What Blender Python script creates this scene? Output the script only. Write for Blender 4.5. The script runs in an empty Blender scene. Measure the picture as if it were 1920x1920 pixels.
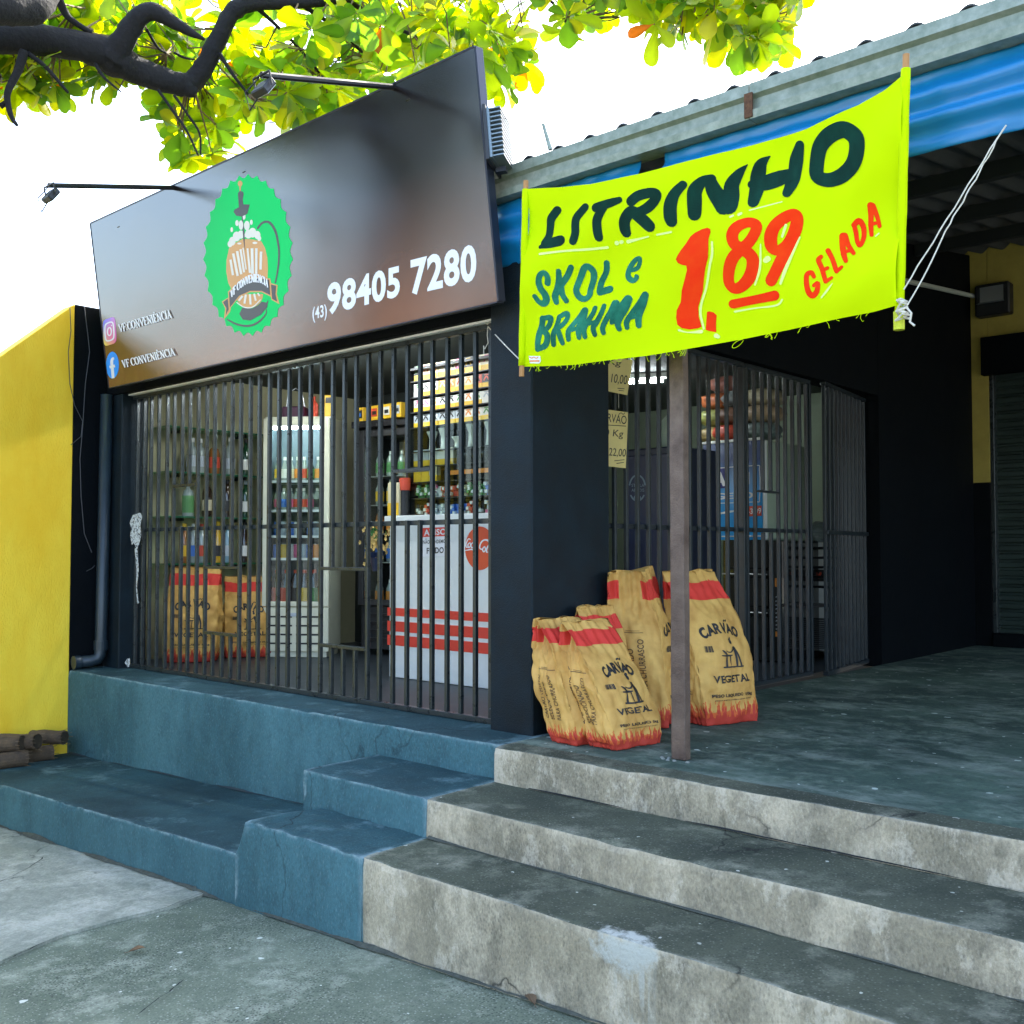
import bpy, bmesh, math, random
from mathutils import Vector, Matrix, noise
from mathutils.geometry import tessellate_polygon
R = math.radians
sc = bpy.context.scene
COL = sc.collection
random.seed(7)

# ------------------------------------------------------------------ camera, sky, sun, exposure
CAMP = Vector((0, 0, 1.6)); FPX = 1920.0; PITCH = R(2.1); YAW = R(42.2)
cam_d = bpy.data.cameras.new('camera'); cam = bpy.data.objects.new('camera', cam_d); COL.objects.link(cam)
cam.location = CAMP; cam.rotation_euler = (R(90) + PITCH, 0, YAW)
cam_d.lens = 36; cam_d.sensor_width = 36; cam_d.clip_end = 2000; cam_d.clip_start = 0.05
sc.camera = cam
SUN_EL = R(47); SUN_AZ = R(-10)         # sun stands behind the shops (towards +Y), a little to the left
w = bpy.data.worlds.new('World'); sc.world = w; w.use_nodes = True
nt = w.node_tree; bg = nt.nodes['Background']
sky = nt.nodes.new('ShaderNodeTexSky'); sky.sky_type = 'NISHITA'; sky.sun_disc = False
sky.sun_elevation = SUN_EL; sky.sun_rotation = SUN_AZ; sky.dust_density = 3.0; sky.air_density = 1.0; sky.ozone_density = 1.0
nt.links.new(sky.outputs[0], bg.inputs[0]); bg.inputs[1].default_value = 0.15
sd = bpy.data.lights.new('sun', 'SUN'); so = bpy.data.objects.new('sun', sd); COL.objects.link(so)
sd.energy = 3.0; sd.angle = R(0.5); sd.color = (1.0, .95, .86)
sdir = Vector((math.sin(SUN_AZ) * math.cos(SUN_EL), math.cos(SUN_AZ) * math.cos(SUN_EL), math.sin(SUN_EL)))
so.rotation_euler = sdir.to_track_quat('Z', 'Y').to_euler(); so.location = (0, 0, 20)
sc.view_settings.view_transform = 'Standard'; sc.view_settings.look = 'None'
sc.view_settings.exposure = 2.75; sc.view_settings.gamma = 1.0
try: sc.view_settings.use_curve_mapping = False
except Exception: pass

# camera basis: turns a point of the photo (1920 px wide) into a ray, to measure positions on real planes
cD = Vector((-math.sin(YAW) * math.cos(PITCH), math.cos(YAW) * math.cos(PITCH), math.sin(PITCH)))
cR = Vector((math.cos(YAW), math.sin(YAW), 0)); cU = cR.cross(cD)
def ray(x, y): return cD * FPX + cR * (x - 960) + cU * (960 - y)
def on(x, y, ax, val):
    v = ray(x, y); return CAMP + v * ((val - CAMP[ax]) / v[ax])
def onp(x, y, p0, n):
    v = ray(x, y); return CAMP + v * ((p0 - CAMP).dot(n) / v.dot(n))
def atd(x, y, d): return CAMP + ray(x, y).normalized() * d

# ------------------------------------------------------------------ materials
def N(nt, t, **k):
    n = nt.nodes.new('ShaderNode' + t)
    for a, b in k.items(): setattr(n, a, b)
    return n
MATS = {}
def mat(name, col, rough=.6, metal=0., var=0., vs=6., bump=0., bs=40., spec=.5, stretch=None, emit=None, col2=None, coat=0.):
    if name in MATS: return MATS[name]
    m = bpy.data.materials.new(name); m.use_nodes = True; t = m.node_tree; L = t.links
    p = t.nodes['Principled BSDF']
    p.inputs['Base Color'].default_value = (*col, 1); p.inputs['Roughness'].default_value = rough
    p.inputs['Metallic'].default_value = metal; p.inputs['Specular IOR Level'].default_value = spec
    p.inputs['Coat Weight'].default_value = coat
    if emit: p.inputs['Emission Color'].default_value = (*emit[:3], 1); p.inputs['Emission Strength'].default_value = emit[3]
    geo = N(t, 'TexCoord'); mp = N(t, 'Mapping'); L.new(geo.outputs['Object'], mp.inputs[0])
    if stretch: mp.inputs['Scale'].default_value = stretch
    if var > 0 or col2:
        n = N(t, 'TexNoise'); n.inputs['Scale'].default_value = vs; n.inputs['Detail'].default_value = 8; n.inputs['Roughness'].default_value = .65
        L.new(mp.outputs[0], n.inputs['Vector'])
        r = N(t, 'ValToRGB'); r.color_ramp.elements[0].position = .3; r.color_ramp.elements[1].position = .7
        c2 = col2 or tuple(min(1, c * (1 + var)) for c in col); c1 = col if col2 else tuple(c * (1 - var) for c in col)
        r.color_ramp.elements[0].color = (*c1, 1); r.color_ramp.elements[1].color = (*c2, 1)
        L.new(n.outputs[0], r.inputs[0]); L.new(r.outputs[0], p.inputs['Base Color'])
        rr = N(t, 'MapRange'); rr.inputs[3].default_value = max(.03, rough - .08); rr.inputs[4].default_value = min(1, rough + .1)
        L.new(n.outputs[0], rr.inputs[0]); L.new(rr.outputs[0], p.inputs['Roughness'])
    if bump > 0:
        n2 = N(t, 'TexNoise'); n2.inputs['Scale'].default_value = bs; n2.inputs['Detail'].default_value = 6
        L.new(mp.outputs[0], n2.inputs['Vector'])
        b = N(t, 'Bump'); b.inputs['Strength'].default_value = bump; b.inputs['Distance'].default_value = .01
        L.new(n2.outputs[0], b.inputs['Height']); L.new(b.outputs[0], p.inputs['Normal'])
    MATS[name] = m; return m

def concrete(name, mid, dark, light, patch=.55, specks=0., drops=True, streak=1.0, cracks=.6, pebble=0., rough=.85, fine=70, scuff=0., flake=0., wear=0., spill=None):
    """weathered concrete: large stains, pale worn patches, pits, droppings, hairline cracks"""
    m = bpy.data.materials.new(name); m.use_nodes = True; t = m.node_tree; L = t.links
    p = t.nodes['Principled BSDF']; p.inputs['Roughness'].default_value = rough; p.inputs['Specular IOR Level'].default_value = .3
    g = N(t, 'NewGeometry'); mp = N(t, 'Mapping'); L.new(g.outputs['Position'], mp.inputs[0])
    mp.inputs['Scale'].default_value = (1, 1, streak)
    def noise_(s, d=8, r=.6, vec=None):
        n = N(t, 'TexNoise'); n.inputs['Scale'].default_value = s; n.inputs['Detail'].default_value = d; n.inputs['Roughness'].default_value = r
        L.new((vec or mp.outputs[0]), n.inputs['Vector']); return n.outputs[0]
    def ramp(f, a, b, ca=(0, 0, 0), cb=(1, 1, 1)):
        r = N(t, 'ValToRGB'); r.color_ramp.elements[0].position = a; r.color_ramp.elements[1].position = b
        r.color_ramp.elements[0].color = (*ca, 1); r.color_ramp.elements[1].color = (*cb, 1); L.new(f, r.inputs[0]); return r.outputs[0]
    def mix(f, a, b, mode='MIX'):
        x = N(t, 'Mix', data_type='RGBA', blend_type=mode)
        if isinstance(f, float): x.inputs[0].default_value = f
        else: L.new(f, x.inputs[0])
        for i, c in ((6, a), (7, b)):
            if isinstance(c, tuple): x.inputs[i].default_value = (*c, 1)
            else: L.new(c, x.inputs[i])
        return x.outputs[2]
    def mul(a, b):
        x = N(t, 'Math', operation='MULTIPLY'); L.new(a, x.inputs[0])
        if isinstance(b, float): x.inputs[1].default_value = b
        else: L.new(b, x.inputs[1])
        return x.outputs[0]
    c = mix(ramp(noise_(1.3, 10, .62), .34, .66), dark, mid)
    c = mix(mul(ramp(noise_(3.7, 12, .72), 1 - patch - .04, 1 - patch + .12), .75), c, light)
    fn = noise_(fine, 4, .6)
    c = mix(.55, c, mix(ramp(fn, .3, .7), tuple(x * .45 for x in mid), tuple(min(1, x * 1.7) for x in mid)), 'SOFT_LIGHT')
    c = mix(mul(ramp(noise_(14, 12, .75), .5, .62), .35), c, tuple(x * .6 for x in dark))
    if flake:
        c = mix(mul(ramp(noise_(4.2, 14, .78), .53, .575), flake), c, tuple(min(.85, x * 1.2) for x in light))
        c = mix(mul(ramp(noise_(2.3, 12, .8), .56, .66), .55), c, tuple(x * .55 for x in dark))
    if scuff:
        ms = N(t, 'Mapping'); L.new(g.outputs['Position'], ms.inputs[0]); ms.inputs['Rotation'].default_value = (0, 0, R(-8)); ms.inputs['Scale'].default_value = (.9, 1.7, 1)
        c = mix(mul(ramp(noise_(2.6, 12, .72, ms.outputs[0]), .5, .64), scuff), c, light)
        c = mix(mul(ramp(noise_(5.5, 12, .7, ms.outputs[0]), .55, .66), scuff * .8), c, tuple(x * .5 for x in dark))
    if pebble:
        v = N(t, 'TexVoronoi'); v.inputs['Scale'].default_value = 85; L.new(mp.outputs[0], v.inputs['Vector'])
        c = mix(mul(ramp(v.outputs['Distance'], .22, .42, (1, 1, 1), (0, 0, 0)), mul(ramp(noise_(2.2, 4), .35, .6), pebble)), c, tuple(x * .25 for x in dark))
        v = N(t, 'TexVoronoi'); v.inputs['Scale'].default_value = 60; L.new(mp.outputs[0], v.inputs['Vector'])
        c = mix(mul(ramp(v.outputs['Distance'], .14, .26, (1, 1, 1), (0, 0, 0)), pebble * .6), c, light)
    if drops:
        for s, th in ((5.3, .085), (11, .08)):
            v = N(t, 'TexVoronoi'); v.inputs['Scale'].default_value = s
            wv = N(t, 'VectorMath', operation='ADD'); nz = N(t, 'TexNoise'); nz.inputs['Scale'].default_value = 30; L.new(g.outputs['Position'], nz.inputs['Vector'])
            sv = N(t, 'VectorMath', operation='SCALE'); sv.inputs[3].default_value = .035; L.new(nz.outputs['Color'], sv.inputs[0])
            L.new(g.outputs['Position'], wv.inputs[0]); L.new(sv.outputs[0], wv.inputs[1]); L.new(wv.outputs[0], v.inputs['Vector'])
            sep = N(t, 'SeparateColor'); L.new(v.outputs['Color'], sep.inputs[0])
            c = mix(mul(ramp(v.outputs['Distance'], th * .8, th, (1, 1, 1), (0, 0, 0)), mul(ramp(sep.outputs[0], .30, .36), .75)), c, tuple(min(.8, x * 1.4 + .12) for x in light))
    if cracks:
        v = N(t, 'TexVoronoi', feature='DISTANCE_TO_EDGE'); v.inputs['Scale'].default_value = .62
        nz = N(t, 'TexNoise'); nz.inputs['Scale'].default_value = 3; nz.inputs['Detail'].default_value = 8; L.new(g.outputs['Position'], nz.inputs['Vector'])
        sv = N(t, 'VectorMath', operation='SCALE'); sv.inputs[3].default_value = .45; L.new(nz.outputs['Color'], sv.inputs[0])
        wv = N(t, 'VectorMath', operation='ADD'); L.new(g.outputs['Position'], wv.inputs[0]); L.new(sv.outputs[0], wv.inputs[1]); L.new(wv.outputs[0], v.inputs['Vector'])
        c = mix(mul(ramp(v.outputs['Distance'], .0012, .0045, (1, 1, 1), (0, 0, 0)), mul(ramp(noise_(1.1, 3), .5, .56), cracks)), c, tuple(x * .15 for x in dark))
    if spill:  # dried whitewash spill with thin ragged edges and runs
        def M2(op, a_, b_=None):
            x = N(t, 'Math', operation=op)
            for i_, q_ in enumerate((a_, b_)):
                if q_ is None: continue
                if isinstance(q_, (int, float)): x.inputs[i_].default_value = q_
                else: L.new(q_, x.inputs[i_])
            return x.outputs[0]
        sp_ = N(t, 'SeparateXYZ'); L.new(g.outputs['Position'], sp_.inputs[0]); nn = noise_(13, 10, .72, g.outputs['Position']); nc = M2('SUBTRACT', nn, .5)
        dx_ = M2('DIVIDE', M2('SUBTRACT', sp_.outputs[0], spill[0]), .155); dz_ = M2('DIVIDE', M2('SUBTRACT', sp_.outputs[2], spill[2]), .085); dy_ = M2('DIVIDE', M2('SUBTRACT', sp_.outputs[1], spill[1]), .09)
        r2 = M2('ADD', M2('ADD', M2('MULTIPLY', dx_, dx_), M2('MULTIPLY', dz_, dz_)), M2('MULTIPLY', dy_, dy_)); blob = ramp(M2('ADD', M2('ADD', M2('SQRT', r2), M2('MULTIPLY', nc, 3.4)), 0), .45, 1.35, (1, 1, 1), (0, 0, 0))
        sm_ = N(t, 'Mapping'); L.new(g.outputs['Position'], sm_.inputs[0]); sm_.inputs['Scale'].default_value = (26, .1, 1.6); ns = noise_(1.0, 3, .5, sm_.outputs[0])
        run = M2('MULTIPLY', ramp(M2('ADD', ns, M2('MULTIPLY', nc, .25)), .50, .60), ramp(M2('ABSOLUTE', M2('SUBTRACT', dx_, .15)), .30, .62, (1, 1, 1), (0, 0, 0)))
        run = M2('MULTIPLY', run, M2('MULTIPLY', ramp(M2('ADD', sp_.outputs[2], M2('MULTIPLY', ns, .2)), .08, .20), M2('LESS_THAN', sp_.outputs[2], spill[2])))
        run = M2('MULTIPLY', run, M2('LESS_THAN', sp_.outputs[1], 2.75))
        c = mix(M2('MULTIPLY', M2('MAXIMUM', blob, M2('MULTIPLY', run, .7)), ramp(fn, .1, .5, (.55, .55, .55), (.95, .95, .95))), c, (.50, .50, .43))
    if wear:   # rubbed, paler arrises
        c = mix(mul(ramp(g.outputs['Pointiness'], .515, .56), mul(ramp(noise_(9, 10, .75), .42, .6), wear)), c, tuple(min(.8, x * 1.15) for x in light))
    L.new(c, p.inputs['Base Color'])
    b = N(t, 'Bump'); b.inputs['Strength'].default_value = .7; b.inputs['Distance'].default_value = .006
    a = N(t, 'Math', operation='ADD'); L.new(fn, a.inputs[0]); L.new(noise_(18, 10, .7), a.inputs[1]); L.new(a.outputs[0], b.inputs['Height'])
    L.new(b.outputs[0], p.inputs['Normal']); MATS[name] = m; return m

def glassy(name, tint=(.9, 1, .95), gloss=.12, rough=.02):
    m = bpy.data.materials.new(name); m.use_nodes = True; t = m.node_tree; t.nodes.clear()
    o = N(t, 'OutputMaterial'); tr = N(t, 'BsdfTransparent'); gl = N(t, 'BsdfGlossy'); mx = N(t, 'MixShader')
    tr.inputs[0].default_value = (*tint, 1); gl.inputs['Roughness'].default_value = rough; gl.inputs[0].default_value = (1, 1, 1, 1)
    lw = N(t, 'Fresnel'); lw.inputs[0].default_value = 1.18 if name == 'case_glass' else 1.35; mr = N(t, 'MapRange'); mr.inputs[3].default_value = gloss; mr.inputs[4].default_value = .8
    t.links.new(lw.outputs[0], mr.inputs[0]); t.links.new(mr.outputs[0], mx.inputs[0])
    t.links.new(tr.outputs[0], mx.inputs[1]); t.links.new(gl.outputs[0], mx.inputs[2]); t.links.new(mx.outputs[0], o.inputs[0])
    MATS[name] = m; return m

# ------------------------------------------------------------------ mesh helpers
WO = {}     # world origin of each object
class MB:
    def __init__(s): s.v = []; s.f = []; s.m = []; s.c = []; s.uv = {}
    def add(s, vs, fs, m=0):
        b = len(s.v); s.v += [Vector(x) for x in vs]
        for f in fs: s.f.append([i + b for i in f]); s.m.append(m)
        return s
    def box(s, x0, x1, y0, y1, z0, z1, m=0):
        return s.add([(x0, y0, z0), (x1, y0, z0), (x1, y1, z0), (x0, y1, z0), (x0, y0, z1), (x1, y0, z1), (x1, y1, z1), (x0, y1, z1)],
                     [(0, 3, 2, 1), (4, 5, 6, 7), (0, 1, 5, 4), (1, 2, 6, 5), (2, 3, 7, 6), (3, 0, 4, 7)], m)
    def bar(s, a, b, w, h=None, up=(0, 0, 1), m=0):
        a = Vector(a); b = Vector(b); h = h or w; d = (b - a).normalized(); u = Vector(up)
        if abs(d.dot(u)) > .95: u = Vector((0, 1, 0))
        x = d.cross(u).normalized() * w / 2; y = x.cross(d).normalized() * h / 2
        vs = [p + i * x + j * y for p in (a, b) for i, j in ((-1, -1), (1, -1), (1, 1), (-1, 1))]
        return s.add(vs, [(3, 2, 1, 0), (4, 5, 6, 7), (0, 1, 5, 4), (1, 2, 6, 5), (2, 3, 7, 6), (3, 0, 4, 7)], m)
    def tube(s, pts, rad, n=8, m=0, cap=True, wob=0.):
        pts = [Vector(p) for p in pts]
        if not isinstance(rad, (list, tuple)): rad = [rad] * len(pts)
        b = len(s.v); px = None
        for i, p in enumerate(pts):
            d = (pts[min(i + 1, len(pts) - 1)] - pts[max(i - 1, 0)])
            d = d.normalized() if d.length > 1e-9 else Vector((0, 0, 1))
            if px is None: px = d.orthogonal().normalized()
            px = (px - d * px.dot(d)).normalized(); py = d.cross(px)
            for k in range(n):
                a = 2 * math.pi * k / n; r = rad[i]
                if wob: r *= 1 + wob * noise.noise(p * 5 + Vector((math.cos(a), math.sin(a), i * .3)) * 1.3)
                s.v.append(p + (px * math.cos(a) + py * math.sin(a)) * r)
        for i in range(len(pts) - 1):
            for k in range(n):
                s.f.append([b + i * n + k, b + i * n + (k + 1) % n, b + (i + 1) * n + (k + 1) % n, b + (i + 1) * n + k]); s.m.append(m)
        if cap:
            s.f.append([b + k for k in range(n)][::-1]); s.m.append(m)
            e = b + (len(pts) - 1) * n; s.f.append([e + k for k in range(n)]); s.m.append(m)
        return s
    def lathe(s, c, prof, n=16, m=0, ax=2):
        b = len(s.v); c = Vector(c)
        for r, z in prof:
            for k in range(n):
                a = 2 * math.pi * k / n
                p = Vector((math.cos(a) * r, math.sin(a) * r, z))
                if ax == 1: p = Vector((p.x, p.z, p.y))
                if ax == 0: p = Vector((p.z, p.x, p.y))
                s.v.append(c + p)
        for i in range(len(prof) - 1):
            for k in range(n):
                s.f.append([b + i * n + k, b + i * n + (k + 1) % n, b + (i + 1) * n + (k + 1) % n, b + (i + 1) * n + k]); s.m.append(m)
        s.f.append([b + k for k in range(n)][::-1]); s.m.append(m)
        e = b + (len(prof) - 1) * n; s.f.append([e + k for k in range(n)]); s.m.append(m)
        return s
    def xf(s, M):
        s.v = [M @ p for p in s.v]; return s
    def build(s, name, mats, parent=None, smooth=False, bevel=0., local=False, seg=1):
        me = bpy.data.meshes.new(name); o = bpy.data.objects.new(name, me); COL.objects.link(o)
        if parent is not None: org = Vector((0, 0, 0)) if local else WO[parent.name]; o.parent = parent
        else:
            lo = [min(p[i] for p in s.v) for i in range(3)]; hi = [max(p[i] for p in s.v) for i in range(3)]
            org = Vector(((lo[0] + hi[0]) / 2, (lo[1] + hi[1]) / 2, lo[2])); o.location = org
        WO[o.name] = org
        me.from_pydata([tuple(p - org) for p in s.v], [], s.f)
        if not isinstance(mats, (list, tuple)): mats = [mats]
        for m in mats: me.materials.append(m)
        me.polygons.foreach_set('material_index', s.m)
        if s.uv:
            ul = me.uv_layers.new(name='UVMap')
            for lp in me.loops:
                if lp.vertex_index in s.uv: ul.data[lp.index].uv = s.uv[lp.vertex_index]
        if s.c:
            ca = me.color_attributes.new('tint', 'FLOAT_COLOR', 'POINT')
            for i, c in enumerate(s.c): ca.data[i].color = c
        if bevel > 0:
            bm = bmesh.new(); bm.from_mesh(me)
            ed = [e for e in bm.edges if len(e.link_faces) == 2 and e.calc_face_angle(0) > .6]
            bmesh.ops.bevel(bm, geom=ed, offset=bevel, segments=seg, affect='EDGES', clamp_overlap=True)
            bm.to_mesh(me); bm.free()
        if smooth: me.polygons.foreach_set('use_smooth', [True] * len(me.polygons))
        me.update(); return o
def tag(o, label=None, cat=None, group=None, kind=None):
    if label: o['label'] = label
    if cat: o['category'] = cat
    if group: o['group'] = group
    if kind: o['kind'] = kind
    return o
def thing(name, label, cat, loc=(0, 0, 0), group=None, rz=0., rot=None):
    o = bpy.data.objects.new(name, None); COL.objects.link(o); o.location = loc; o.empty_display_size = .1
    o.rotation_euler = rot or (0, 0, rz); WO[o.name] = Vector(loc)
    return tag(o, label, cat, group)
KIDS = {}
def copy_tree(o, parent=None):
    c = o.copy(); COL.objects.link(c); c.parent = parent
    for k in [x for x in bpy.data.objects if x.parent == o and x is not c]: copy_tree(k, c)
    return c
def struct(o): o['kind'] = 'structure'; return o

# ---- flat artwork: strokes, polygons and type, mapped onto a real surface
def smooth_pts(P, closed=False, k=5):
    out = []; n = len(P)
    if n < 3: return P
    rng = range(n if closed else n - 1)
    for i in rng:
        p = [P[(i + j) % n] if closed else P[min(max(i + j, 0), n - 1)] for j in (-1, 0, 1, 2)]
        for q in range(k):
            t = q / k
            out.append(tuple(.5 * (2 * p[1][a] + (p[2][a] - p[0][a]) * t + (2 * p[0][a] - 5 * p[1][a] + 4 * p[2][a] - p[3][a]) * t * t + (3 * p[1][a] - p[0][a] - 3 * p[2][a] + p[3][a]) * t ** 3) for a in range(3)))
    out.append(P[0] if closed else P[-1]); return out
class Art:
    def __init__(s): s.v = []; s.f = []; s.o = 0.0
    def stroke(s, P, closed=False, cap=True, w=None, k=5):
        if w is not None: P = [(p[0], p[1], w) for p in P]
        P = smooth_pts(P, closed, k); s.o += 4e-5; b = len(s.v); n = len(P)
        for i, (x, y, ww) in enumerate(P):
            a = P[max(i - 1, 0)] if not closed else P[i - 1 if i else n - 2]; c = P[min(i + 1, n - 1)] if not closed else P[i + 1 if i < n - 1 else 1]
            dx, dy = c[0] - a[0], c[1] - a[1]; l = math.hypot(dx, dy) or 1; dx /= l; dy /= l; h = ww / 2
            e = s.o + 3e-7 * i
            s.v += [(x - dy * h, y + dx * h, e), (x + dy * h, y - dx * h, e)]
        for i in range(n - 1): s.f.append([b + 2 * i, b + 2 * i + 1, b + 2 * i + 3, b + 2 * i + 2])
        if cap and not closed:
            for i, sg in ((0, -1), (n - 1, 1)):
                x, y, ww = P[i]; q = P[1] if i == 0 else P[n - 2]
                a0 = math.atan2(y - q[1], x - q[0]); c = len(s.v); s.o += 1e-6
                for t in range(7):
                    a = a0 + math.pi * (t / 6 - .5); s.v.append((x + math.cos(a) * ww / 2, y + math.sin(a) * ww / 2, s.o))
                s.f.append(list(range(c, c + 7)))
        return s
    def poly(s, P):
        s.o += 4e-5; b = len(s.v); s.v += [(p[0], p[1], s.o) for p in P]
        for t in tessellate_polygon([[Vector((p[0], p[1], 0)) for p in P]]): s.f.append([b + i for i in t])
        return s
    def ell(s, cx, cy, rx, ry, n=20): return s.poly([(cx + rx * math.cos(2 * math.pi * i / n), cy + ry * math.sin(2 * math.pi * i / n)) for i in range(n)])
    def text(s, t, fn, bold=0.):
        vs, fs, _ = type2d(t, bold); s.o += 4e-5; b = len(s.v)
        s.v += [(*fn(x, y), s.o) for x, y in vs]; s.f += [[i + b for i in f] for f in fs]; return s
    def quad(s, t, q, bold=0., base=None):
        """type set into a quad TL, TR, BR, BL"""
        vs, fs, _ = type2d(t, bold); _, _, (x0, x1, y0, y1) = type2d(t if base is None else base, bold)
        X = [v[0] for v in vs]; x0, x1 = min(X), max(X)
        def fn(x, y):
            u = (x - x0) / (x1 - x0); v = (y1 - y) / (y1 - y0)
            return tuple((q[0][i] * (1 - u) + q[1][i] * u) * (1 - v) + (q[3][i] * (1 - u) + q[2][i] * u) * v for i in (0, 1))
        return s.text(t, fn, bold)
    def to(s, mb, fn, m=0, maxlen=None):
        """fn(x, y, off) -> world point"""
        v, f = s.v, s.f
        if maxlen:
            bm = bmesh.new(); bv = [bm.verts.new(p) for p in v]
            for q in f:
                try: bm.faces.new([bv[i] for i in q])
                except ValueError: pass
            bmesh.ops.triangulate(bm, faces=bm.faces[:])
            for _ in range(3):
                e = [e for e in bm.edges if e.calc_length() > maxlen]
                if not e: break
                bmesh.ops.subdivide_edges(bm, edges=e, cuts=1)
                bmesh.ops.triangulate(bm, faces=[q for q in bm.faces if len(q.verts) > 3])
            bm.verts.index_update(); v = [tuple(p.co) for p in bm.verts]; f = [[p.index for p in q.verts] for q in bm.faces]; bm.free()
        return mb.add([fn(*p) for p in v], f, m)
_T = {}
def type2d(t, bold=0.):
    k = (t, bold)
    if k in _T: return _T[k]
    c = bpy.data.curves.new('tmp', 'FONT'); c.body = t; c.size = 1; c.resolution_u = 4; c.offset = bold
    c.space_character = 1.0 + bold * 2.2
    o = bpy.data.objects.new('tmp', c); COL.objects.link(o)
    dg = bpy.context.evaluated_depsgraph_get(); me = bpy.data.meshes.new_from_object(o.evaluated_get(dg))
    vs = [(v.co.x, v.co.y) for v in me.vertices]; fs = [list(p.vertices) for p in me.polygons]
    bpy.data.objects.remove(o); bpy.data.curves.remove(c); bpy.data.meshes.remove(me)
    X = [v[0] for v in vs]; Y = [v[1] for v in vs]
    _T[k] = (vs, fs, (min(X), max(X), min(Y), max(Y))); return _T[k]
SER = {  # small serif alphabet: strokes (x, y, w) on a 0..1 square, y up; first number is the advance
 'V': (.80, [[(.12, 1, .15), (.42, 0, .13)], [(.42, 0, .06), (.7, 1, .05)], [(0, .98, .04), (.28, .98, .04)], [(.56, .98, .04), (.84, .98, .04)]]),
 'F': (.68, [[(.18, 0, .14), (.18, 1, .14)], [(.18, .98, .05), (.62, .98, .05)], [(.62, 1, .04), (.62, .8, .04)], [(.18, .52, .05), (.48, .52, .05)], [(.48, .62, .04), (.48, .42, .04)], [(.04, .02, .04), (.34, .02, .04)], [(.04, .98, .04), (.2, .98, .04)]]),
 '.': (.28, [[(.12, .04, .13), (.121, .07, .13)]]),
 'C': (.82, [[(.72, .78, .04), (.6, .96, .06), (.4, .97, .08), (.2, .82, .13), (.12, .5, .15), (.2, .18, .13), (.4, .03, .08), (.62, .06, .06), (.74, .22, .04)], [(.72, 1, .04), (.72, .72, .04)]]),
 'O': (.88, None),
 'N': (.90, [[(.16, 0, .05), (.16, 1, .05)], [(.16, 1, .14), (.72, 0, .14)], [(.72, 0, .05), (.72, 1, .05)], [(.04, .02, .04), (.3, .02, .04)], [(.02, .98, .04), (.2, .98, .04)], [(.58, .98, .04), (.86, .98, .04)]]),
 'E': (.74, [[(.18, 0, .14), (.18, 1, .14)], [(.18, .98, .05), (.62, .98, .05)], [(.62, 1, .04), (.62, .8, .04)], [(.18, .52, .05), (.48, .52, .05)], [(.48, .62, .04), (.48, .42, .04)], [(.04, .02, .05), (.64, .02, .05)], [(.65, 0, .04), (.67, .22, .04)], [(.04, .98, .04), (.2, .98, .04)]]),
 'I': (.40, [[(.18, 0, .14), (.18, 1, .14)], [(.04, .02, .04), (.33, .02, .04)], [(.04, .98, .04), (.33, .98, .04)]]),
 'A': (.82, [[(.1, 0, .05), (.4, 1, .06)], [(.4, 1, .1), (.68, 0, .15)], [(.2, .34, .05), (.58, .34, .05)], [(0, .02, .04), (.22, .02, .04)], [(.54, .02, .04), (.82, .02, .04)]]),
 ' ': (.35, []),
}
def serif(art, t, fn):
    """fn(u 0..1, v 0..1) -> 2d point; widths follow the cap height"""
    tot = sum(SER['E' if c == 'Ê' else c][0] for c in t); x = 0
    a = Vector(fn(0, 0)); b = Vector(fn(0, 1)); H = (b - a).length
    for c in t:
        adv, st = SER['E' if c == 'Ê' else c]
        if c == 'O': st = [('c', [(.43, .98, .07), (.2, .85, .14), (.1, .5, .15), (.2, .15, .14), (.43, .02, .07), (.66, .15, .14), (.76, .5, .15), (.66, .85, .14)])]
        if c == 'Ê': st = st + [[(.22, 1.1, .05), (.35, 1.24, .05), (.48, 1.1, .05)]]
        for q in st:
            cl = q[0] == 'c'; q = q[1] if cl else q
            art.stroke([(*fn((x + p[0]) / tot, p[1]), max(p[2] * 1.15, .085) * H) for p in q], closed=cl, cap=False, k=3 if len(q) > 3 else 1)
        x += adv
def bil(q, u, v):  # q TL TR BR BL, v up from the bottom
    return tuple((q[3][i] * (1 - u) + q[2][i] * u) * (1 - v) + (q[0][i] * (1 - u) + q[1][i] * u) * v for i in (0, 1))

# ------------------------------------------------------------------ material set
SPL = on(1172, 1778, 1, 2.69)
riser_m = concrete('riser_concrete', (.42, .37, .275), (.19, .18, .14), (.64, .56, .43), patch=.50, streak=.6, cracks=.9, drops=False, flake=.38, pebble=.3, fine=110, wear=.5, spill=SPL)
tread_m = concrete('tread_concrete', (.150, .158, .112), (.055, .066, .048), (.38, .37, .29), patch=.44, cracks=.9, pebble=.45, fine=120, wear=.6, spill=SPL)
plat_m = concrete('veranda_concrete', (.125, .175, .135), (.045, .075, .062), (.34, .38, .31), patch=.46, cracks=.3, scuff=.34)
side_m = concrete('sidewalk_concrete', (.25, .275, .21), (.13, .155, .115), (.48, .49, .40), patch=.46, pebble=.85, cracks=0, fine=120)
pale_m = concrete('pale_concrete', (.38, .38, .32), (.23, .25, .20), (.56, .54, .46), patch=.5, pebble=.15, cracks=.8, drops=False)
blue_m = concrete('blue_painted_concrete', (.115, .225, .245), (.050, .115, .13), (.33, .43, .44), patch=.34, streak=.5, pebble=.2, fine=110, drops=False, cracks=.5, wear=.7)
bluet_m = concrete('blue_painted_tread', (.062, .140, .150), (.022, .060, .068), (.25, .35, .36), patch=.42, pebble=.25, fine=110, drops=False, cracks=.9, wear=.7)
asph_m = concrete('asphalt', (.05, .05, .05), (.03, .03, .03), (.09, .09, .09), pebble=.5)
navy = mat('navy_wall_paint', (.0036, .0105, .0155), .6, spec=.25, var=.45, vs=5, bump=.35, bs=160)
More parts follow.
